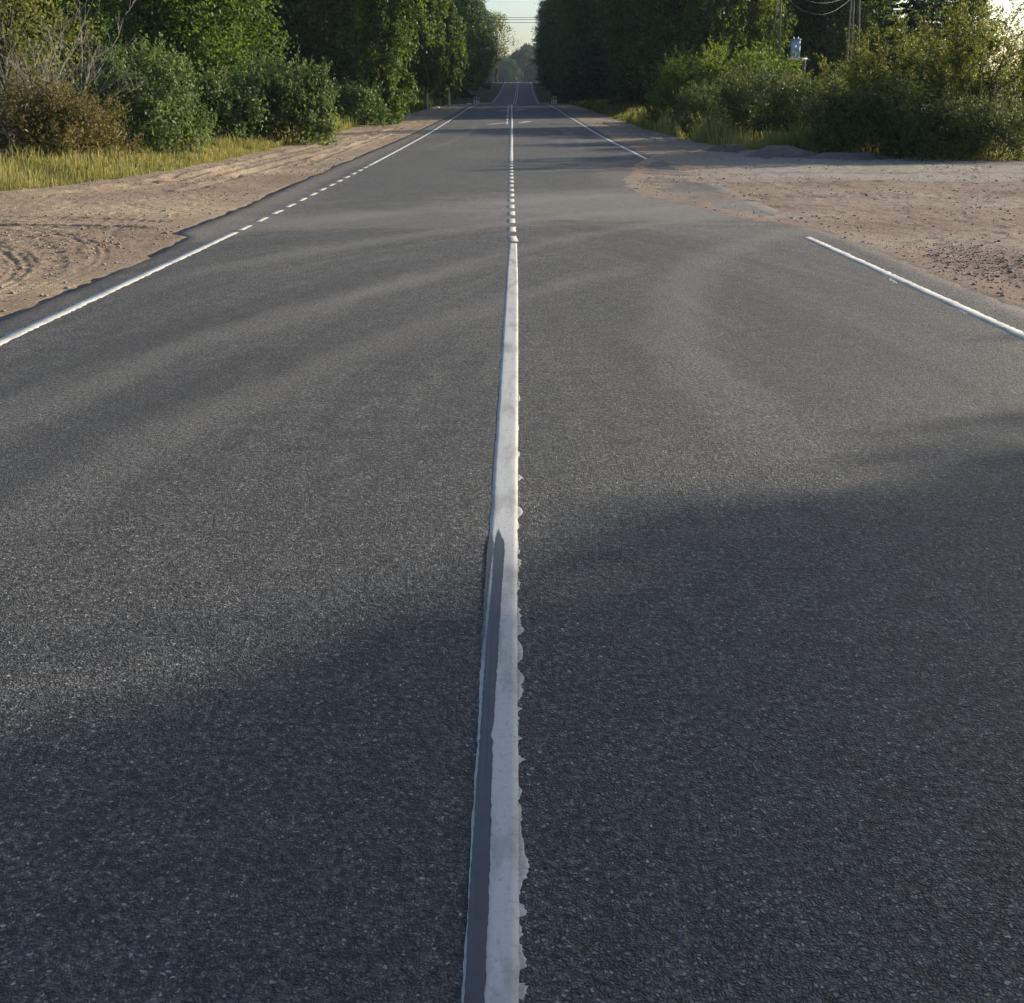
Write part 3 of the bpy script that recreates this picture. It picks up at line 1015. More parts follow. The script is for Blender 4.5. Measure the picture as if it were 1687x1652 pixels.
slanted_bar('arrow_mark', (-1.20, 56.6), (-.30, 58.6), .34)
slanted_bar('arrow_mark', (.42, 58.6), (1.0, 61.4), .34)
slanted_bar('arrow_mark', (-1.02, 81.5), (-.32, 83.5), .34)
slanted_bar('arrow_mark', (.15, 83.6), (1.05, 87), .34)

# ------------------------------------------------------------------ plants
class Leaves:
    def __init__(self, seed):
        self.r = np.random.default_rng(seed)
        self.P, self.S, self.A, self.N, self.D = [], [], [], [], []

    def add(self, P, size, aspect=.6, nbias=None, along=None, jit=.35):
        n = len(P)
        self.P.append(P)
        self.S.append(size * (1 + jit * (self.r.random(n) - .5) * 2))
        self.A.append(np.full(n, aspect))
        nb = self.r.normal(0, 1, (n, 3))
        nb /= np.linalg.norm(nb, axis=1)[:, None]
        if nbias is not None:
            nb = nb + nbias
        self.N.append(nb)
        dd = self.r.normal(0, 1, (n, 3))
        if along is not None:
            dd = dd * .45 + along
        self.D.append(dd)

    def build(self, name, mat, parent, fold=True):
        P, S, A, N, D = (np.concatenate(q) for q in (self.P, self.S, self.A, self.N, self.D))
        N = N / (np.linalg.norm(N, axis=1)[:, None] + 1e-9)
        U = D - (D * N).sum(1)[:, None] * N
        U /= np.linalg.norm(U, axis=1)[:, None] + 1e-9
        W = np.cross(N, U)
        L, B = (S / 2)[:, None], (S * A / 2)[:, None]
        k = (N * (S * .10)[:, None])
        V = np.stack([P - U * L, P + W * B - U * L * .1 + k, P + U * L, P - W * B - U * L * .1 + k], 1).reshape(-1, 3)
        n = len(P)
        F = np.arange(4 * n).reshape(n, 4)
        return mesh_obj(name, V, F, mat, parent, attrs={'rnd': self.r.random(n)})


def curve(p0, p1, sag, n, r, jit):
    t = np.linspace(0, 1, n)[:, None]
    p = np.asarray(p0) * (1 - t) + np.asarray(p1) * t
    p[:, 2] += sag * 4 * (t * (1 - t))[:, 0]
    p[1:-1] += r.normal(0, jit, (n - 2, 3))
    return p


def broadleaf(name, seed, H, R, base, mat, bark, leaf, nlobe=26, per=500, squash=1.0, spread=.30):
    """tree with billowing lobes of small leaves"""
    r = np.random.default_rng(seed)
    t = empty(name)
    g = Geo()
    top = np.array([r.normal(0, .2), r.normal(0, .2), H * .82])
    tr = curve((0, 0, -.3), top, 0, 9, r, .05 * H / 10)
    tr[0, :2] = 0
    rad = H * .016 * (1 - np.linspace(0, 1, 9) * .82)
    rad[0] *= 1.35
    g.tube(tr, rad, 7)
    lv = Leaves(seed)
    ch = H - base
    for i in range(nlobe):
        u = (i + .5) / nlobe
        h = base + ch * (.06 + .9 * u)
        w = math.sin(math.pi * min(1, .12 + .86 * u)**.85)
        az = i * 2.399 + r.normal(0, .4)
        rr = R * (.25 + .62 * w) * (.55 + .5 * r.random())
        c = np.array([math.cos(az) * rr, math.sin(az) * rr, h])
        lr = R * (spread + .16 * r.random()) * (.65 + .4 * w)
        k = min(8, int(np.clip((h - base * .4) / (H * .82) * 8 * .8, 1, 7)))
        st = tr[max(1, k - 1)]
        g.tube(curve(st, c, .15 * rr * .4, 6, r, .05 * lr), np.linspace(H * .0045, H * .0012, 6), 4)
        ns = 26
        d = r.normal(0, 1, (ns, 3))
        d /= np.linalg.norm(d, axis=1)[:, None]
        d[:, 2] = np.where(r.random(ns) < .35, np.abs(d[:, 2]), d[:, 2])
        sub = c + d * lr * np.array([1, 1, .8 * squash]) * (.72 + .34 * r.random((ns, 1)))
        for q, dv in zip(sub, d):
            m = per // ns
            P = q + r.normal(0, 1, (m, 3)) * lr * np.array([.24, .24, .17])
            lv.add(P, leaf, .62, dv * .7 + np.array([0, 0, .4]))
        P = c + r.normal(0, 1, (per // 6, 3)) * lr * .42
        lv.add(P, leaf * 1.25, .7)
    g.build('trunk', bark, t, True)
    lv.build('crown', mat, t)
    return t


def birch(name, seed, H, R, base, mat, bark, leaf, nb=80, per=170, strands=5):
    """slender tree whose twigs hang in curtains"""
    r = np.random.default_rng(seed)
    t = empty(name)
    g = Geo()
    tr = curve((0, 0, -.3), (r.normal(0, .25), r.normal(0, .25), H * .97), 0, 10, r, .09)
    tr[0, :2] = 0
    g.tube(tr, H * .0095 * (1 - np.linspace(0, 1, 10) * .9), 7)
    gb = Geo()
    lv = Leaves(seed)
    for i in range(nb):
        u = (i + r.random()) / nb
        h = base + (H - base) * u
        prof = min(1, (1 - u) * 1.5 + .12) * min(1, .55 + u * 1.6)
        az = i * 2.399 + r.normal(0, .3)
        L = R * prof * (.6 + .5 * r.random())
        k = np.clip(h / (H * .97) * 9, 0, 8.99)
        p0 = tr[int(k)] * (1 - (k % 1)) + tr[int(k) + 1] * (k % 1)
        tip = p0 + np.array([math.cos(az) * L, math.sin(az) * L, L * .45])
        br = curve(p0, tip, .12 * L, 6, r, .03)
        gb.tube(br, np.linspace(H * .0022, H * .0005, 6), 4)
        for s in range(strands):
            f = .2 + .8 * r.random()
            q = p0 * (1 - f) + tip * f + np.array([0, 0, .12 * L * 4 * f * (1 - f)])
            drop = (.35 + 1.0 * r.random()) * R * .6
            m = per // strands
            tt = r.random(m)
            P = q + np.stack([r.normal(0, .09 * R * .5, m) + tt * math.cos(az) * .12, r.normal(0, .09 * R * .5, m) + tt * math.sin(az) * .12, -tt * drop], -1)
            P[:, :2] += r.normal(0, .035 * R, (1, 2))
            lv.add(P, leaf, .7, np.array([math.cos(az) * .5, math.sin(az) * .5, .2]), np.array([0, 0, -1.0]))
    g.build('trunk', bark, t, True)
    gb.build('branches', M['bark'], t, True)
    lv.build('crown', mat, t)
    return t


def spruce(name, seed, H, R, mat, bark, n_whorl=34, per=46, needle=.30, low=.05):
    r = np.random.default_rng(seed)
    t = empty(name)
    g = Geo()
    tr = np.stack([np.zeros(8), np.zeros(8), np.linspace(-.3, H, 8)], -1)
    g.tube(tr, H * .012 * (1 - np.linspace(0, 1, 8) * .93), 7)
    lv = Leaves(seed)
    for i in range(n_whorl):
        u = low + (1 - low) * (i + .5 * r.random()) / n_whorl
        h = H * u
        L0 = R * (1 - u)**.85 * (.9 if u > .12 else .75) + .12
        nbr = 6 if u < .85 else 4
        for b in range(nbr):
            az = b * 2 * math.pi / nbr + i * .9 + r.normal(0, .2)
            L = L0 * (.7 + .45 * r.random())
            d = np.array([math.cos(az), math.sin(az), 0])
            tip = np.array([0, 0, h]) + d * L + np.array([0, 0, -.26 * L + .35 * (u - .3) * L])
            br = curve((0, 0, h), tip, -.05 * L, 5, r, .01)
            if L > .5:
                g.tube(br, np.linspace(.02 + .012 * L, .005, 5), 3, False)
            m = max(8, int(per * L / R * 1.6))
            f = .12 + .9 * r.random(m)
            side = np.array([-d[1], d[0], 0])
            P = np.array([0, 0, h]) + d * (L * f)[:, None] + np.array([0, 0, 1]) * ((tip[2] - h) * f - .2 * L * f * (1 - f))[:, None]
            off = r.normal(0, .16, m) * (L * .55) * (1.1 - f * .7)
            P = P + side * off[:, None] + np.array([0, 0, 1]) * (-.10 * L * r.random(m) - .25 * np.abs(off))[:, None]
            lv.add(P, needle, .34, np.array([0, 0, 1.2]), d * .8 + np.array([0, 0, -.35]))
    g.build('trunk', bark, t, True)
    lv.build('crown', mat, t)
    return t


def bush(name, seed, H, R, mat, bark, leaf, nlobe=22, per=420, aspect=.42, stems=9, open_=.25, upright=.5):
    """shrub with stems from the ground and leafy shoots standing up from its surface"""
    r = np.random.default_rng(seed)
    t = empty(name)
    g = Geo()
    lv = Leaves(seed)
    for s in range(stems):
        az = s * 6.283 / stems + r.normal(0, .3)
        rr = R * (.3 + .5 * r.random())
        tip = np.array([math.cos(az) * rr, math.sin(az) * rr, H * (.5 + .4 * r.random())])
        g.tube(curve((math.cos(az) * .12, math.sin(az) * .12, -.25), tip, .1 * H * .3, 7, r, .03 * H), np.linspace(.028, .008, 7) * (H / 2.5 + .3), 4)
    for i in range(nlobe):
        u = (i + .5) / nlobe
        z = (.05 + .87 * u)
        ring = math.sqrt(max(.02, 1 - (max(0, z - .28) / .76)**2))
        az = i * 2.399 + r.normal(0, .35)
        rr = R * ring * (.45 + .42 * r.random())
        c = np.array([math.cos(az) * rr, math.sin(az) * rr, H * z * (.9 + .15 * r.random())])
        lr = R * (.26 + .14 * r.random())
        ns = 22
        d = r.normal(0, 1, (ns, 3))
        d[:, 2] = np.abs(d[:, 2]) * .9 + .05
        d += np.array([math.cos(az), math.sin(az), .2]) * .5
        d /= np.linalg.norm(d, axis=1)[:, None]
        for dv in d:
            b = c + dv * lr * (.35 + .3 * r.random())
            gd = dv * (1 - upright) + np.array([0, 0, upright]) + r.normal(0, .15, 3)
            L = lr * (.5 + .8 * r.random() * (1 + open_))
            m = per // ns
            f = r.random(m)**.8
            P = b + gd * (L * f)[:, None] + r.normal(0, .05 * R * .6, (m, 3)) * (1.15 - .6 * f)[:, None]
            lv.add(P, leaf, aspect, dv * .6 + np.array([0, 0, .3]), gd)
        if per > 100:
            P = c + r.normal(0, 1, (int(per * .3), 3)) * lr * .5 * np.array([1, 1, .8])
            P[:, 2] = np.maximum(P[:, 2], .03)
            lv.add(P, leaf * 1.2, .55)
    g.build('stem', bark, t, True)
    lv.build('foliage', mat, t)
    return t


def open_willow(name, seed, H, R, mat, bark, leaf, stems=26, twigs=16, per=34):
    """airy backlit shrub: long leaning stems with rows of small leaves"""
    r = np.random.default_rng(seed)
    t = empty(name)
    g = Geo()
    lv = Leaves(seed)
    for s in range(stems):
        az = s * 2.399 + r.normal(0, .3)
        lean = (.2 + .8 * r.random())
        top = np.array([math.cos(az) * R * lean, math.sin(az) * R * lean, H * (1.06 - .48 * lean * lean) * (.7 + .35 * r.random())])
        st = curve((math.cos(az) * .25, math.sin(az) * .25, -.25), top, .16 * H * lean, 9, r, .035 * H * .5)
        g.tube(st, np.linspace(.034, .006, 9) * (.6 + .6 * r.random()), 4)
        for k in range(twigs):
            f = .22 + .78 * r.random()
            i = min(7, int(f * 8))
            q = st[i] + (st[i + 1] - st[i]) * (f * 8 - i)
            d = (st[i + 1] - st[i]) / np.linalg.norm(st[i + 1] - st[i]) + r.normal(0, .55, 3) + np.array([0, 0, .2])
            d /= np.linalg.norm(d)
            L = (.35 + .65 * r.random()) * H * .20
            g.tube([q, q + d * L * .6, q + d * L], [.007, .004, .002], 3, False)
            m = per
            ff = .1 + .9 * r.random(m)
            P = q + d * (L * ff)[:, None] + r.normal(0, .045, (m, 3))
            lv.add(P, leaf, .38, np.array([0, 0, .3]), d)
    g.build('stem', bark, t, True)
    lv.build('foliage', mat, t)
    return t


def dead_shrub(name, seed, H, R, mat):
    """leafless grey branches; every stem a part of its own"""
    r = np.random.default_rng(seed)
    t = empty(name)

    def grow(g, p, d, L, rad, depth):
        n = 5
        pts = [np.array(p)]
        dd = np.array(d, float)
        for i in range(n):
            dd = dd + r.normal(0, .11, 3) + np.array([0, 0, .02])
            dd /= np.linalg.norm(dd)
            pts.append(pts[-1] + dd * L / n)
        g.tube(np.array(pts), np.linspace(rad, rad * .5, n + 1), 4, False)
        if depth > 0:
            for i in range(3 if depth > 1 else 4):
                k = r.integers(2, n + 1)
                nd = dd + r.normal(0, .42, 3)
                nd[2] = abs(nd[2]) * .8 + .15
                nd /= np.linalg.norm(nd)
                grow(g, pts[k], nd, L * (.45 + .25 * r.random()), rad * .55, depth - 1)
    for s in range(34):
        g = Geo()
        az = s * 2.399 + r.normal(0, .3)
        lean = .12 + .5 * r.random()
        d = np.array([math.cos(az) * lean, math.sin(az) * lean, 1])
        d /= np.linalg.norm(d)
        rr = R * .5 * r.random()
        grow(g, (math.cos(az) * rr, math.sin(az) * rr, -.2), d, H * (.5 + .22 * r.random()), .017 + .010 * r.random(), 3)
        g.build('stem', mat, t, False)
    return t


def copy_tree(src, loc, rz=0, sc=1.0, zs=1.0):
    o = src.copy()
    C.objects.link(o)
    for ch in src.children:
        c = ch.copy()
        C.objects.link(c)
        c.parent = o
    o.location = loc
    o.rotation_euler = (0, 0, rz)
    o.scale = (sc, sc, sc * zs)
    return o


used = set()


def place(proto, x, y, label, cat, group=None, sc=1.0, rz=None, zs=1.0, name=None, dz=0.0):
    """the first placement moves the prototype itself, later ones copy it"""
    z = float(terrain_z(x, y)) + dz
    rz = random.random() * 6.28 if rz is None else rz
    if proto.name not in used:
        used.add(proto.name)
        o = proto
        o.location = (x, y, z)
        o.rotation_euler = (0, 0, rz)
        o.scale = (sc, sc, sc * zs)
    else:
        o = copy_tree(proto, (x, y, z), rz, sc, zs)
    for kk in ('label', 'category', 'group'):
        if kk in o:
            del o[kk]
    tag(o, label, cat, group)
    return o


def pxx(px, d):
    return (px - 843.5) / F_PX * d


# ---- left roadside
tb = bush('roadside_bush', 101, 2.5, 1.75, M['leaf_bush'], M['bark'], .105, 36, 640, .46, upright=.55)
place(tb, pxx(478, 38), 38, 'rounded grey-green bush at the grass edge, rightmost of the left bushes', 'bush', 'bushes on the left verge', 1.0, 1.0)
place(tb, pxx(365, 36), 36.5, 'grey-green bush between two larger rounded bushes on the left verge', 'bush', 'bushes on the left verge', .92, 2.6)
tb2 = bush('roadside_bush', 102, 2.9, 1.75, M['leaf_bush'], M['bark'], .10, 36, 640, .46, upright=.55)
place(tb2, pxx(248, 31), 31, 'tallest grey-green bush on the left, right of the bare branches', 'bush', 'bushes on the left verge', 1.0, .4)
br = bush('brown_bush', 103, 1.95, 1.5, M['leaf_brown'], M['bark_dead'], .075, 28, 480, .42, upright=.5)
place(br, pxx(45, 25), 25.0, 'low brownish bush in the grass at the left picture edge', 'bush', 'brownish bushes', 1.05, .2)
place(br, pxx(140, 25.5), 25.6, 'low brownish bush in front of the tall grey-green bush', 'bush', 'brownish bushes', .88, 2.2)
ds = dead_shrub('dead_shrub', 104, 3.9, 1.6, M['bark_dead'])
place(ds, pxx(50, 28.5), 28.5, 'bare grey dead branches rising behind the brownish bush', 'shrub', None, 1.0, 0.5)
db = bush('low_dark_bush', 105, 1.7, 1.6, M['leaf_dark'], M['bark'], .12, 24, 380, .5)
place(db, pxx(592, 55), 55, 'low dark bush in shade right of the rounded bush', 'bush', None, 1.0)
wl = broadleaf('willow_tree', 106, 10.5, 3.0, 1.8, M['leaf_olive'], M['bark'], .12, 30, 620)
place(wl, pxx(25, 36), 36, 'yellow-green leafy tree at the upper left corner', 'tree', None, 1.0)
mp = broadleaf('maple_tree', 107, 9.5, 2.6, 1.5, M['leaf_maple'], M['bark'], .15, 34, 760, spread=.34)
place(mp, pxx(365, 47), 47, 'bright green rounded tree, right one of the leafy pair behind the left bushes', 'tree', 'leafy pair behind the left bushes', 1.0)
place(mp, pxx(232, 46), 46, 'bright green rounded tree, left one of the leafy pair behind the left bushes', 'tree', 'leafy pair behind the left bushes', 1.05, 2.0)
b1 = birch('birch_tree', 108, 13, 2.1, .9, M['leaf_birch'], M['bark'], .15, 150, 260, 7)
place(b1, pxx(634, 57), 57, 'tall sunlit birch standing at the left grass edge', 'tree', None, 1.0, .6)
b2 = birch('birch_tree', 109, 11.5, 2.0, 2.2, M['leaf_birch'], M['bark_birch'], .2, 120, 170, 6)
place(b2, pxx(706, 88), 88, 'slender birch with pale thin trunk beside the left road edge', 'tree', 'young birches at the left edge', 1.0, .3)
place(b2, pxx(742, 96), 96, 'drooping birch just beyond the slender pale-trunked birch', 'tree', 'young birches at the left edge', .92, 2.5)

# ---- forest prototypes
f1 = broadleaf('forest_tree', 201, 19, 4.2, 2.0, M['leaf_dark'], M['bark'], .27, 46, 460, spread=.24)
f2 = birch('forest_birch', 202, 20, 3.6, 2.2, M['leaf_mid'], M['bark_birch'], .28, 130, 120)
f3 = spruce('spruce_tree', 203, 21, 3.6, M['needle'], M['bark'], 46, 60, .42)
f4 = broadleaf('forest_tree', 204, 16, 3.8, 1.2, M['leaf_mid'], M['bark'], .26, 44, 440, spread=.25)
LD = 'dark tree in the shaded forest left of the road'
LDs = 'dark spruce in the shaded forest left of the road'
rf = random.Random(5)
left_forest = [(70, -12, f4), (66, -16, f3), (74, -18, f1), (64, -21, f2), (78, -24, f4), (68, -26, f3), (60, -24.5, f1), (72, -31, f1), (62, -29, f3), (82, -15, f2), (86, -11.5, f3), (58, -19, f4), (92, -20, f1), (80, -34, f4), (66, -33, f1),
               (54, -26.5, f3), (84, -38, f2), (57, -17, f3), (76, -14, f1)]
for (d, x, p) in left_forest:
    place(p, x + rf.uniform(-.6, .6), d + rf.uniform(-1, 1), LDs if p is f3 else LD, 'tree', 'shaded forest left of the road' + (' spruces' if p is f3 else ''), rf.uniform(.85, 1.05))
LW, LWs = 'dark tree in the left forest wall along the far road', 'dark spruce in the left forest wall along the far road'
d = 97.0
i = 0
while d < 318:
    p = (f1, f2, f4, f3, f1, f2)[i % 6]
    x = float(XLO(d)) + .3 * 0 - (3.2 if d < 180 else 3.0) - rf.uniform(0, 1.3)
    place(p, x, d, LWs if p is f3 else LW, 'tree', 'left forest wall' + (' spruces' if p is f3 else ''), rf.uniform(.95, 1.2))
    if i % 2 == 0:
        place((f3, f1)[i // 2 % 2], x - 5.5, d + 3, LWs if (i // 2) % 2 == 0 else LW, 'tree', 'left forest wall' + (' spruces' if (i // 2) % 2 == 0 else ''), rf.uniform(1.0, 1.25))
    d += 7.5 + d * .018
    i += 1
LR, LRs = 'dark tree in the right forest wall along the far road', 'dark spruce in the right forest wall along the far road'
d = 80.0
i = 0
while d < 318:
    p = (f1, f3, f4, f3, f2, f3)[i % 6]
    x = float(XRO(d)) + 3.1 + rf.uniform(0, 1.2)
    place(p, x, d, LRs if p is f3 else LR, 'tree', 'right forest wall' + (' spruces' if p is f3 else ''), rf.uniform(.95, 1.2) * (.45 if 89 < d < 107 else 1))  # heights cut on one stretch to let sun onto the left birches
    if i % 2 == 0:
        q = (f3, f1)[i // 2 % 2]
        place(q, x + 5.5, d + 3, LRs if q is f3 else LR, 'tree', 'right forest wall' + (' spruces' if q is f3 else ''), rf.uniform(1.0, 1.25) * (.5 if 86 < d < 104 else 1))
    for off in (10.5, 16.0):  # unseen deeper rows, added to shade the far road
        q = (f1, f4, f3)[(i + int(off)) % 3]
        place(q, x + off + rf.uniform(-1, 1), d + 1.5, LRs if q is f3 else LR, 'tree', 'right forest wall' + (' spruces' if q is f3 else ''), rf.uniform(1.0, 1.2) * (.55 if 89 < d < 107 else 1))
    d += 5.5 + d * .012
    i += 1

# ---- right side
dt = broadleaf('dark_bushy_tree', 301, 12, 3.4, .6, M['leaf_dark'], M['bark'], .2, 36, 480, spread=.34)
place(dt, pxx(1072, 74), 74, 'dark rounded tree where the right forest begins', 'tree', None, 1.0)
lt = birch('leaning_birch', 302, 14, 3.0, 1.0, M['leaf_birch'], M['bark'], .17, 140, 220, 6)
place(lt, pxx(1155, 73), 73, 'sunlit green birch, left one behind the right roadside shrubs', 'tree', 'sunlit birches behind the right shrubs', 1.0)
place(lt, pxx(1232, 74), 74, 'sunlit green birch just left of the wooden utility pole', 'tree', 'sunlit birches behind the right shrubs', .95, 2.0)
place(lt, pxx(1345, 80), 80, 'sunlit yellow-green birch behind the wires', 'tree', 'sunlit birches behind the right shrubs', 1.0, 4.0)
place(lt, pxx(1296, 84), 84, 'birch behind the blue-grey cabinet', 'tree', 'sunlit birches behind the right shrubs', 1.15, 5.0)
place(f4, pxx(1195, 88), 88, 'dark tree behind the two left sunlit birches', 'tree', None, .95)
place(f1, pxx(1262, 92), 92, 'dark tall tree behind the utility pole', 'tree', None, 1.0)
place(f4, pxx(1400, 96), 96, 'green tree behind the pair of poles', 'tree', None, .75)
sp = spruce('spruce_tree', 303, 11.5, 3.1, M['needle'], M['bark'], 30, 80, .26)
place(sp, pxx(1487, 58), 58, 'dark spruce with layered boughs against the sky', 'tree', None, 1.0)
place(lt, pxx(1565, 62), 62, 'green birch to the right of the layered dark spruce', 'tree', 'sunlit birches behind the right shrubs', .72, 1.0)
sh1 = bush('roadside_shrub', 304, 3.2, 2.0, M['leaf_birch'], M['bark'], .11, 30, 520, .45, upright=.5)
place(sh1, pxx(1130, 52), 52, 'green shrub at the left end of the right hedge bank', 'shrub', 'shrubs on the right bank', .95)
place(sh1, pxx(1195, 50), 50, 'sunlit green shrub below the right birches', 'shrub', 'shrubs on the right bank', 1.08, 1.5)
place(sh1, pxx(1255, 49), 49, 'green shrub at the foot of the wooden utility pole', 'shrub', 'shrubs on the right bank', 1.0, 3.5)
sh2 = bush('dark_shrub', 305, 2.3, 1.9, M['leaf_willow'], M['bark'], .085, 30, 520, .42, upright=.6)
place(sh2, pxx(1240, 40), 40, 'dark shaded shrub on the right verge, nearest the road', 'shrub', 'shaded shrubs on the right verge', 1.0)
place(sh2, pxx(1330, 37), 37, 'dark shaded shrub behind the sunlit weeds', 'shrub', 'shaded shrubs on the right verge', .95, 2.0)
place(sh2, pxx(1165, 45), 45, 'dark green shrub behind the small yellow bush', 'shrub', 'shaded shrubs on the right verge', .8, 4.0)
ow = open_willow('willow_shrub', 306, 4.3, 2.6, M['leaf_olive'], M['bark'], .095, 34, 18, 34)
place(ow, pxx(1585, 31.5), 31.5, 'large airy backlit willow shrub with leaning stems at the right edge', 'shrub', 'airy willow shrubs', 1.0, .3)
place(ow, pxx(1440, 33.5), 33.5, 'airy willow shrub in front of the dark spruce', 'shrub', 'airy willow shrubs', .88, 2.0)
place(ow, pxx(1398, 41), 41, 'olive willow shrub below the pair of poles', 'shrub', 'airy willow shrubs', .78, 4.4)
place(ow, pxx(1700, 36), 36, 'willow shrub cut by the right picture edge', 'shrub', 'airy willow shrubs', .9, 5.2)
place(ow, pxx(1520, 40), 40, 'olive willow shrub behind the large airy one', 'shrub', 'airy willow shrubs', .9, 1.2)
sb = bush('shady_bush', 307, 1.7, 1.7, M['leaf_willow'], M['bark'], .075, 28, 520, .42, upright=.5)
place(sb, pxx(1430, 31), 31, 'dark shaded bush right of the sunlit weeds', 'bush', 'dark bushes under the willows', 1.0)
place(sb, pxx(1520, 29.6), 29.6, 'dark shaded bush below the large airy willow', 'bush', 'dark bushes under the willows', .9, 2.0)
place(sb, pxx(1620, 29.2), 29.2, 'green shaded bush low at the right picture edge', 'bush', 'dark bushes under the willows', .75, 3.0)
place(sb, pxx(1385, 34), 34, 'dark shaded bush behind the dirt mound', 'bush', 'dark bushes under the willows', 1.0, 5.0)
yb = bush('small_yellow_bush', 308, .95, .42, M['leaf_olive'], M['bark'], .07, 12, 240, .45)
place(yb, pxx(1136, 41.5), 41.5, 'small yellow-green bush at the edge of the right shrubs', 'bush', None, 1.0)

# ---- far end of the road
ff = broadleaf('distant_tree', 401, 16, 6.0, .5, M['leaf_far'], M['bark'], .6, 40, 340, spread=.36)
FL = 'hazy tree closing the far end of the road'
for (px, d, s) in ((800, 700, 1.2), (815, 640, 1.0), (829, 700, 1.3), (839, 620, 1.1), (853, 690, 1.45), (865, 640, 1.5), (877, 700, 1.45), (890, 630, 1.15), (906, 690, 1.3), (846, 750, 1.5), (871, 745, 1.85)):
    place(ff, pxx(px, d), d, FL, 'tree', 'hazy trees past the crest', s)
st = broadleaf('sparse_tree', 402, 18, 4.6, 6.0, M['leaf_olive'], M['bark'], .38, 26, 150, spread=.30)
place(st, pxx(819, 318), 318, 'sunlit thin tree leaning into the sky gap', 'tree', None, 1.05)

# ---- trees beside the camera whose shadow falls across the near road
c1 = broadleaf('roadside_tree', 501, 13.5, 4.2, 1.2, M['leaf_maple'], M['bark'], .32, 48, 900, spread=.36)
for k, (x, y, s) in enumerate(((27, 13.05, .74), (31, 10.0, .95), (28, 6.0, .9), (34, 7.5, 1.1), (26, 1.5, 1.0), (33, 1.0, 1.05), (27, -5, 1.0))):
    place(c1, x, y, 'leafy tree off the right side of the near road', 'tree', 'trees beside the near road', s)

# ------------------------------------------------------------------ grass
def grass(name, n, xf, yr, mat, hmin, hmax, seed, label, wid=.010, heads=.0, dens=None):
    r = np.random.default_rng(seed)
    y = yr[0] + (yr[1] - yr[0]) * r.random(n * 2)
    lo, hi = xf(y)
    x = lo + (hi - lo) * r.random(n * 2)
    keep = (fbm(x * .7, y * .7, seed) + .62 > r.random(n * 2) * .9)
    if dens is not None:
        keep &= dens(x, y) > r.random(n * 2)
    x, y = x[keep][:n], y[keep][:n]
    m = len(x)
    z = terrain_z(x, y) - .04
    h = (hmin + (hmax - hmin) * r.random(m)**1.4) * (.5 + 1.0 * (fbm(x * .6, y * .6, seed + 5) + .45).clip(0, 1))
    if 'left dirt' in label:
        h = h * (.45 + .55 * sstep((XLO(y) - x) / 1.2))
    a = r.random(m) * 6.28
    lean = r.random(m)**1.5 * .38 + .03
    dx, dy = np.cos(a) * lean * h, np.sin(a) * lean * h
    wv = wid * (.7 + .8 * r.random(m)) * (y / 25)
    b = r.random(m) * 6.28
    wx, wy = np.cos(b) * wv, np.sin(b) * wv
    P = np.stack([x, y, z], -1)

    def at(f, bend, w):
        c = P + np.stack([dx * bend, dy * bend, h * f], -1)
        s = np.stack([wx * w, wy * w, 0 * wx], -1)
        return c - s, c + s
    a0, a1 = at(0, 0, 1)
    b0, b1_ = at(.55, .3, .8)
    hd = (r.random(m) < heads)
    c0, c1_ = at(.9, .75, np.where(hd, 1.5, .35))
    d0, _ = at(1, 1, 0)
    V = np.stack([a0, a1, b0, b1_, c0, c1_, d0], 1).reshape(-1, 3)
    i = np.arange(m)[:, None] * 7
    Q = np.concatenate([i + np.array([[0, 1, 3, 2]]), i + np.array([[2, 3, 5, 4]])])
    T = i + np.array([[4, 5, 6]])
    rnd = r.random(m) * .7 + np.where(hd, .3, 0)
    o = mesh_obj(name, V, [Q, T], mat, attrs={'rnd': np.concatenate([rnd, rnd, rnd])})
    tag(o, label, 'grass', kind='stuff')
    return o


grass('tall_grass', 84000, lambda y: (XLO(y) - 3.2 - .08 * (y - 19), XLO(y) + .15), (19.0, 52), M['grass_dry'], .16, .66, 1, 'tall yellow-green dry grass along the left dirt shoulder', .0055, .3)
grass('short_grass', 26000, lambda y: (XLO(y) - .8, XLO(y) + .45), (18.6, 62), M['grass_dry'], .08, .28, 2, 'short trampled yellow grass at the edge of the left dirt', .007, 0)
grass('bank_grass', 20000, lambda y: (XLO(y) - 5, XLO(y) + .1), (42, 118), M['grass_green'], .25, .6, 3, 'green grass on the shaded left bank under the birches', .014, .1)
grass('verge_grass', 30000, lambda y: (XRO(y) - .5, XRO(y) + 4.0), (28.5, 60), M['grass_dry'], .20, .75, 4, 'green grass along the right shrubs', .006, .15)  # paler dry-grass colour lightens this shaded strip, standing in for sun
grass('verge_grass', 12000, lambda y: (XRO(y) - .3, XRO(y) + 3.0), (58, 118), M['grass_green'], .2, .45, 5, 'short grass on the shaded right shoulder edge', .014, .05)
grass('verge_grass', 9000, lambda y: (XRO(y) - .7, XRO(y) + .5), (38, 80), M['grass_dry'], .06, .22, 7, 'thin pale dry grass where the right dirt meets the verge', .008, 0)
grass('weeds', 9000, lambda y: (pxx(1255, y), pxx(1395, y)), (32.6, 34.6), M['grass_dry'], .45, 1.05, 6, 'sunlit yellow-green weeds behind the dirt mound', .007, .4,
      dens=lambda x, y: np.exp(-((x - pxx(1335, y)) / .8)**2))

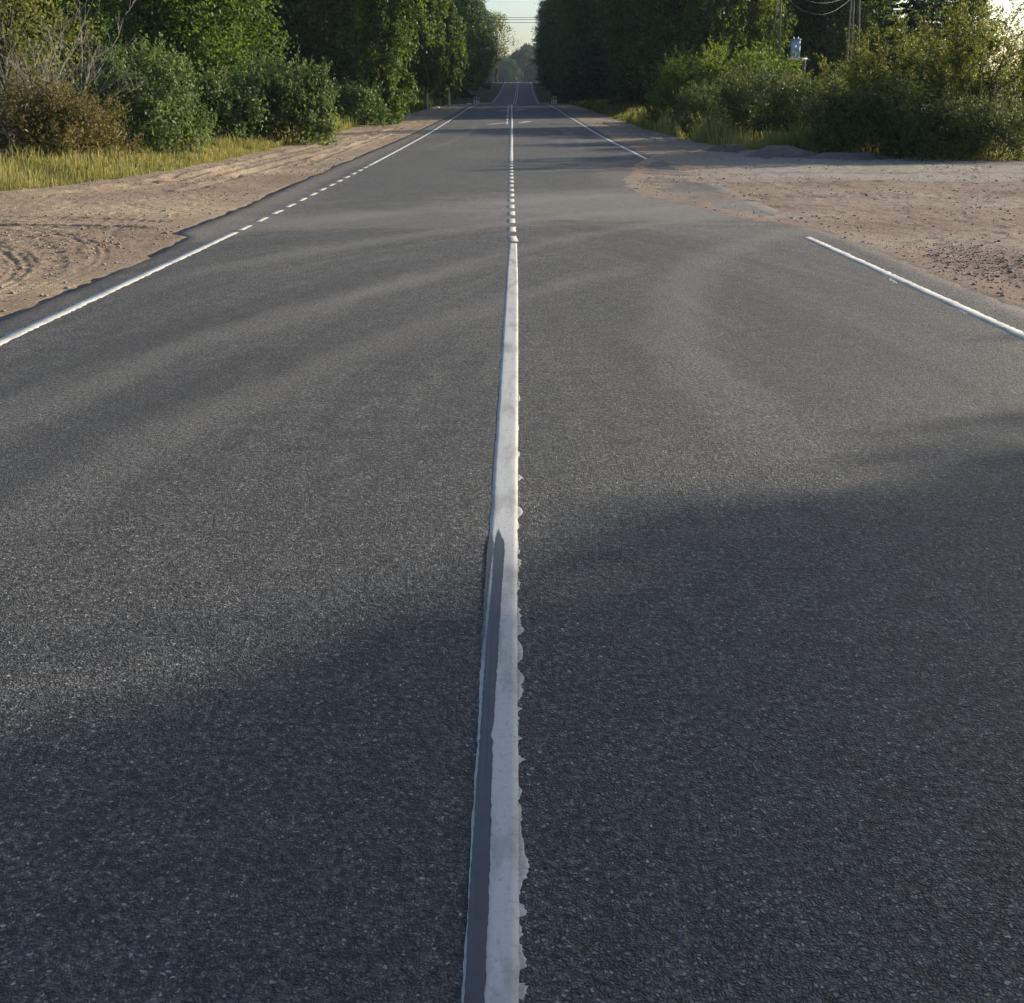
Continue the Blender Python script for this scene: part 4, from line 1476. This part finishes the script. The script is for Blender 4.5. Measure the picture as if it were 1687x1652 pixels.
# ------------------------------------------------------------------ earth mounds on the right
def mound(name, cx, cy, lx, ly, h, rz, seed, label, mat):
    n = 46
    u = np.linspace(-1, 1, n)
    A, B = np.meshgrid(u, u)
    rr = np.sqrt(A**2 + B**2) + .25 * fbm(A * 2.2, B * 2.2, seed)
    x = cx + A * lx * math.cos(rz) - B * ly * math.sin(rz)
    y = cy + A * lx * math.sin(rz) + B * ly * math.cos(rz)
    z = ZR(y) - .12 + (h + .12) * sstep(1.15 - rr) * (1 + .35 * fbm(A * 3, B * 3, seed + 2)) + .05 * fbm(A * 9, B * 9, seed + 1)
    o = mesh_obj(name, np.stack([x, y, z], -1).reshape(-1, 3), grid_faces(n, n), mat, smooth=True)
    tag(o, label, 'mound', 'earth mounds along the right dirt')
    return o


mound('dirt_mound', pxx(1285, 30.5), 30.5, 1.25, .6, .27, -.15, 1, 'dark lumpy earth mound left of the sunlit weeds', M['mound'])
mound('dirt_mound', pxx(1390, 29.6), 29.6, 1.7, .5, .16, -.12, 2, 'long low dark earth ridge in front of the dark bush', M['mound'])
mound('dirt_mound', pxx(1190, 33.5), 33.5, .9, .6, .16, -.3, 3, 'smallest earth heap at the left end of the ridge', M['mound'])


# ------------------------------------------------------------------ utility poles, cabinet, wires
def pole(name, x, y, h, lean, label, arms=(), r0=.11, strut=None):
    z = float(terrain_z(x, y))
    t = empty(name, (x, y, z))
    tp = np.array([lean[0] * h, lean[1] * h, h])
    g = Geo()
    g.tube(np.array([np.array([0, 0, -.4]) * (1 - q) + tp * q for q in np.linspace(0, 1, 7)]), np.linspace(r0, r0 * .72, 7), 10)
    g.build('shaft', M['pole'], t, True)
    for (hh, dx) in arms:
        c = tp * (hh / h)
        g = Geo()
        g.tube([c, c + np.array([dx * .6, -.05, .02]), c + np.array([dx, -.05, .08]), c + np.array([dx, -.05, .2])], .014, 5)
        hk = g.build('hook', M['wire_dark'], t, True)
        g = Geo()
        p = c + np.array([dx, -.05, .18])
        g.tube([p, p + np.array([0, 0, .03]), p + np.array([0, 0, .06]), p + np.array([0, 0, .1]), p + np.array([0, 0, .13])], [.03, .05, .035, .045, .02], 8)
        g.build('insulator', M['ceramic'], t, True)
    if strut:
        g = Geo()
        a, b = np.array(strut[0], float), np.array(strut[1], float)
        g.tube([a, (a + b) / 2, b], [.022, .022, .02], 8)
        s = g.build('strut', M['pole'], t, True)
    return tag(t, label, 'pole', 'wooden utility poles')


PA = (pxx(1273, 56), 56)
pole('utility_pole', PA[0], PA[1], 8.6, (-.012, 0), 'weathered wooden utility pole with a slanting strut left of the cabinet', [(7.6, .16), (7.0, -.16), (6.4, .16)], .065, ((-1.25, .2, -.3), (-.06, 0, 6.9)))
PB = (pxx(1388, 62), 62)
pole('utility_pole', PB[0], PB[1], 7.6, (-.008, 0), 'front pole of the pair right of the wires', [(6.3, -.18), (6.6, .16)], .06)
pole('utility_pole', pxx(1380, 63), 63, 7.0, (.012, 0), 'thinner pole leaning against the pair right of the wires', [], .055)
pole('utility_pole', pxx(1404, 66), 66, 8.2, (-.05, 0), 'dark leaning pole beside the layered spruce', [], .08)


def wires(name, lines, label, mat, r, group=None):
    t = empty(name, lines[0][0])
    o = np.array(lines[0][0])
    for (a, b, sag) in lines:
        a, b = np.array(a), np.array(b)
        s = np.linspace(0, 1, 18)[:, None]
        p = a * (1 - s) + b * s
        p[:, 2] -= sag * 4 * (s * (1 - s))[:, 0]
        g = Geo()
        g.tube(p - o, r, 5, False)
        g.build('wire', mat, t, True)
    return tag(t, label, 'wires', group)


za, zb = float(terrain_z(*PA)), float(terrain_z(*PB))
wires('overhead_wires', [((PA[0] + .05, PA[1] - .05, za + 7.75), (PB[0] - .2, PB[1] - .05, zb + 6.45), .42),
                         ((PA[0] - .2, PA[1] - .05, za + 7.15), (PB[0] + .15, PB[1] - .05, zb + 6.75), .85),
                         ((PA[0] + .08, PA[1] - .05, za + 6.55), (PB[0] - .2, PB[1] - .05, zb + 6.3), .9)],
      'three sagging wires between the wooden utility poles on the right', M['wire'], .0065)
zc = 1.58
wires('crossing_wires', [((-19, 140, 12.15), (20, 140, 12.15), .28), ((-19, 140.4, 11.92), (20, 140.4, 11.92), .26), ((-19, 141, 11.62), (20, 141, 11.62), .27)],
      'dark power wires crossing the sky gap above the far road', M['wire_dark'], .028)
for sx, lab in ((-19, 'power line pole inside the left forest'), (20, 'power line pole inside the right forest')):
    pole('power_pole', sx, 140.5, 11.0, (0, 0), lab, [(10.6, .2)], .15)

# pole-mounted transformer cabinet on its platform
cx_, cd = pxx(1297.5, 62), 62
cz = 1.58 + (170 - 101) / F_PX * cd
tz = float(terrain_z(cx_, cd))
cab = empty('transformer_cabinet', (cx_, cd, tz))
hz = cz - tz
g = Geo(); g.box((-.22, -.2, hz + .08), (.22, .2, hz + 1.02)); g.build('housing', M['bluegrey'], cab)
g = Geo(); g.box((-.26, -.25, hz + 1.023), (.26, .25, hz + 1.09), .9); g.build('roof', M['bluegrey2'], cab)
g = Geo(); g.box((-.19, -.222, hz + .13), (-.008, -.203, hz + .95)); door = g.build('door', M['bluegrey'], cab)
g = Geo(); g.box((-.035, -.24, hz + .5), (-.015, -.2235, hz + .6)); g.build('handle', M['black'], door)
g = Geo(); g.box((.008, -.222, hz + .13), (.19, -.203, hz + .95)); g.build('door', M['bluegrey'], cab)
for xx in (-.12, .12):
    g = Geo(); g.tube([(xx, 0, hz + 1.06), (xx, 0, hz + 1.12), (xx, 0, hz + 1.16), (xx, 0, hz + 1.22)], [.03, .05, .03, .02], 8); g.build('insulator', M['ceramic'], cab, True)
g = Geo(); g.box((-.38, -.3, hz - .03), (.6, .3, hz + .077)); g.build('platform', M['white'], cab)
for xx in (-.3, .5):
    g = Geo(); g.tube([(xx, 0, -.4), (xx, 0, hz * .5), (xx, 0, hz - .033)], .09, 8); g.build('support_post', M['pole'], cab, True)
tag(cab, 'blue-grey transformer cabinet raised on a white platform among the right trees', 'cabinet')


# ------------------------------------------------------------------ delineator posts at the first crest
def delineator(x, y, label, zb, h=1.05):
    t = empty('delineator_post', (x, y, zb))
    prof = np.array([(-.06, -.035), (.06, -.035), (.06, .02), (.025, .05), (-.025, .05), (-.06, .02)])

    def prism(z0, z1, k, slope=0.0):
        n = len(prof)
        lo = [(a * k, b * k, z0 + slope * a) for a, b in prof]
        hi = [(a * k, b * k, z1 + slope * a) for a, b in prof]
        g = Geo()
        g.add(lo + hi, [(i, (i + 1) % n, n + (i + 1) % n, n + i) for i in range(n)], [(n, n + i, n + i + 1) for i in range(1, n - 1)])
        return g
    prism(-.2, h, 1.0, .25).build('body', M['white'], t)
    bd = prism(h * .74, h * .90, 1.05, .45).build('black_band', M['black'], t)
    g = Geo(); g.box((-.02, -.045, h * .78), (.02, -.0375, h * .88)); g.build('reflector', M['reflector'], bd)
    return tag(t, label, 'post', 'white delineator posts at the crest')


for px, d, s, lab in ((782.5, 128, .95, 'leftmost of the three white marker posts left of the crest'), (786.2, 137, 1.2, 'middle of the three white marker posts left of the crest'), (790, 147, 1.15, 'rightmost of the three white marker posts left of the crest'),
                      (908, 146, 1.15, 'leftmost of the three white marker posts right of the crest'), (911, 136, 1.2, 'middle of the three white marker posts right of the crest'), (914.5, 127, 1.0, 'rightmost of the three white marker posts right of the crest')):
    delineator(pxx(px, d), d, lab, float(ZR(d)) - .02, s)


def boulder(x, y, s, seed, label):
    r = np.random.default_rng(seed)
    import bmesh
    bm = bmesh.new()
    bmesh.ops.create_icosphere(bm, subdivisions=2, radius=1)
    for v in bm.verts:
        f = 1 + .22 * math.sin(v.co.x * 3.1 + seed) * math.cos(v.co.y * 2.7 - seed) + r.normal(0, .04)
        v.co = Vector((v.co.x * s * 1.5 * f, v.co.y * s * f, v.co.z * s * .7 * f))
    me = bpy.data.meshes.new('boulder')
    bm.to_mesh(me)
    bm.free()
    me.materials.append(M['ceramic'])
    o = bpy.data.objects.new('boulder', me)
    o.location = (x, y, float(terrain_z(x, y)) + s * .35)
    C.objects.link(o)
    return tag(o, label, 'stone', 'pale stones by the left bank')


boulder(pxx(774, 112), 112, .24, 1, 'pale stone in the grass beside the left marker posts')
boulder(pxx(762, 110), 110, .17, 2, 'small pale stone farther left of the marker posts')
boulder(pxx(720, 92), 92, .22, 3, 'pale stone in the grass below the slender birch')


# ------------------------------------------------------------------ evening haze in the air
g = Geo()
g.box((-1900, -1000, -3), (1900, 2700, 46))
mh, nth, outh = new_mat('haze')
pv = nth.nodes.new('ShaderNodeVolumePrincipled')
pv.inputs['Color'].default_value = (.70, .84, 1.0, 1)
pv.inputs['Density'].default_value = .00015
pv.inputs['Anisotropy'].default_value = 0.0
nth.links.new(pv.outputs[0], outh.inputs['Volume'])
tag(g.build('haze', mh), 'thin evening haze in the air over the road', kind='stuff')
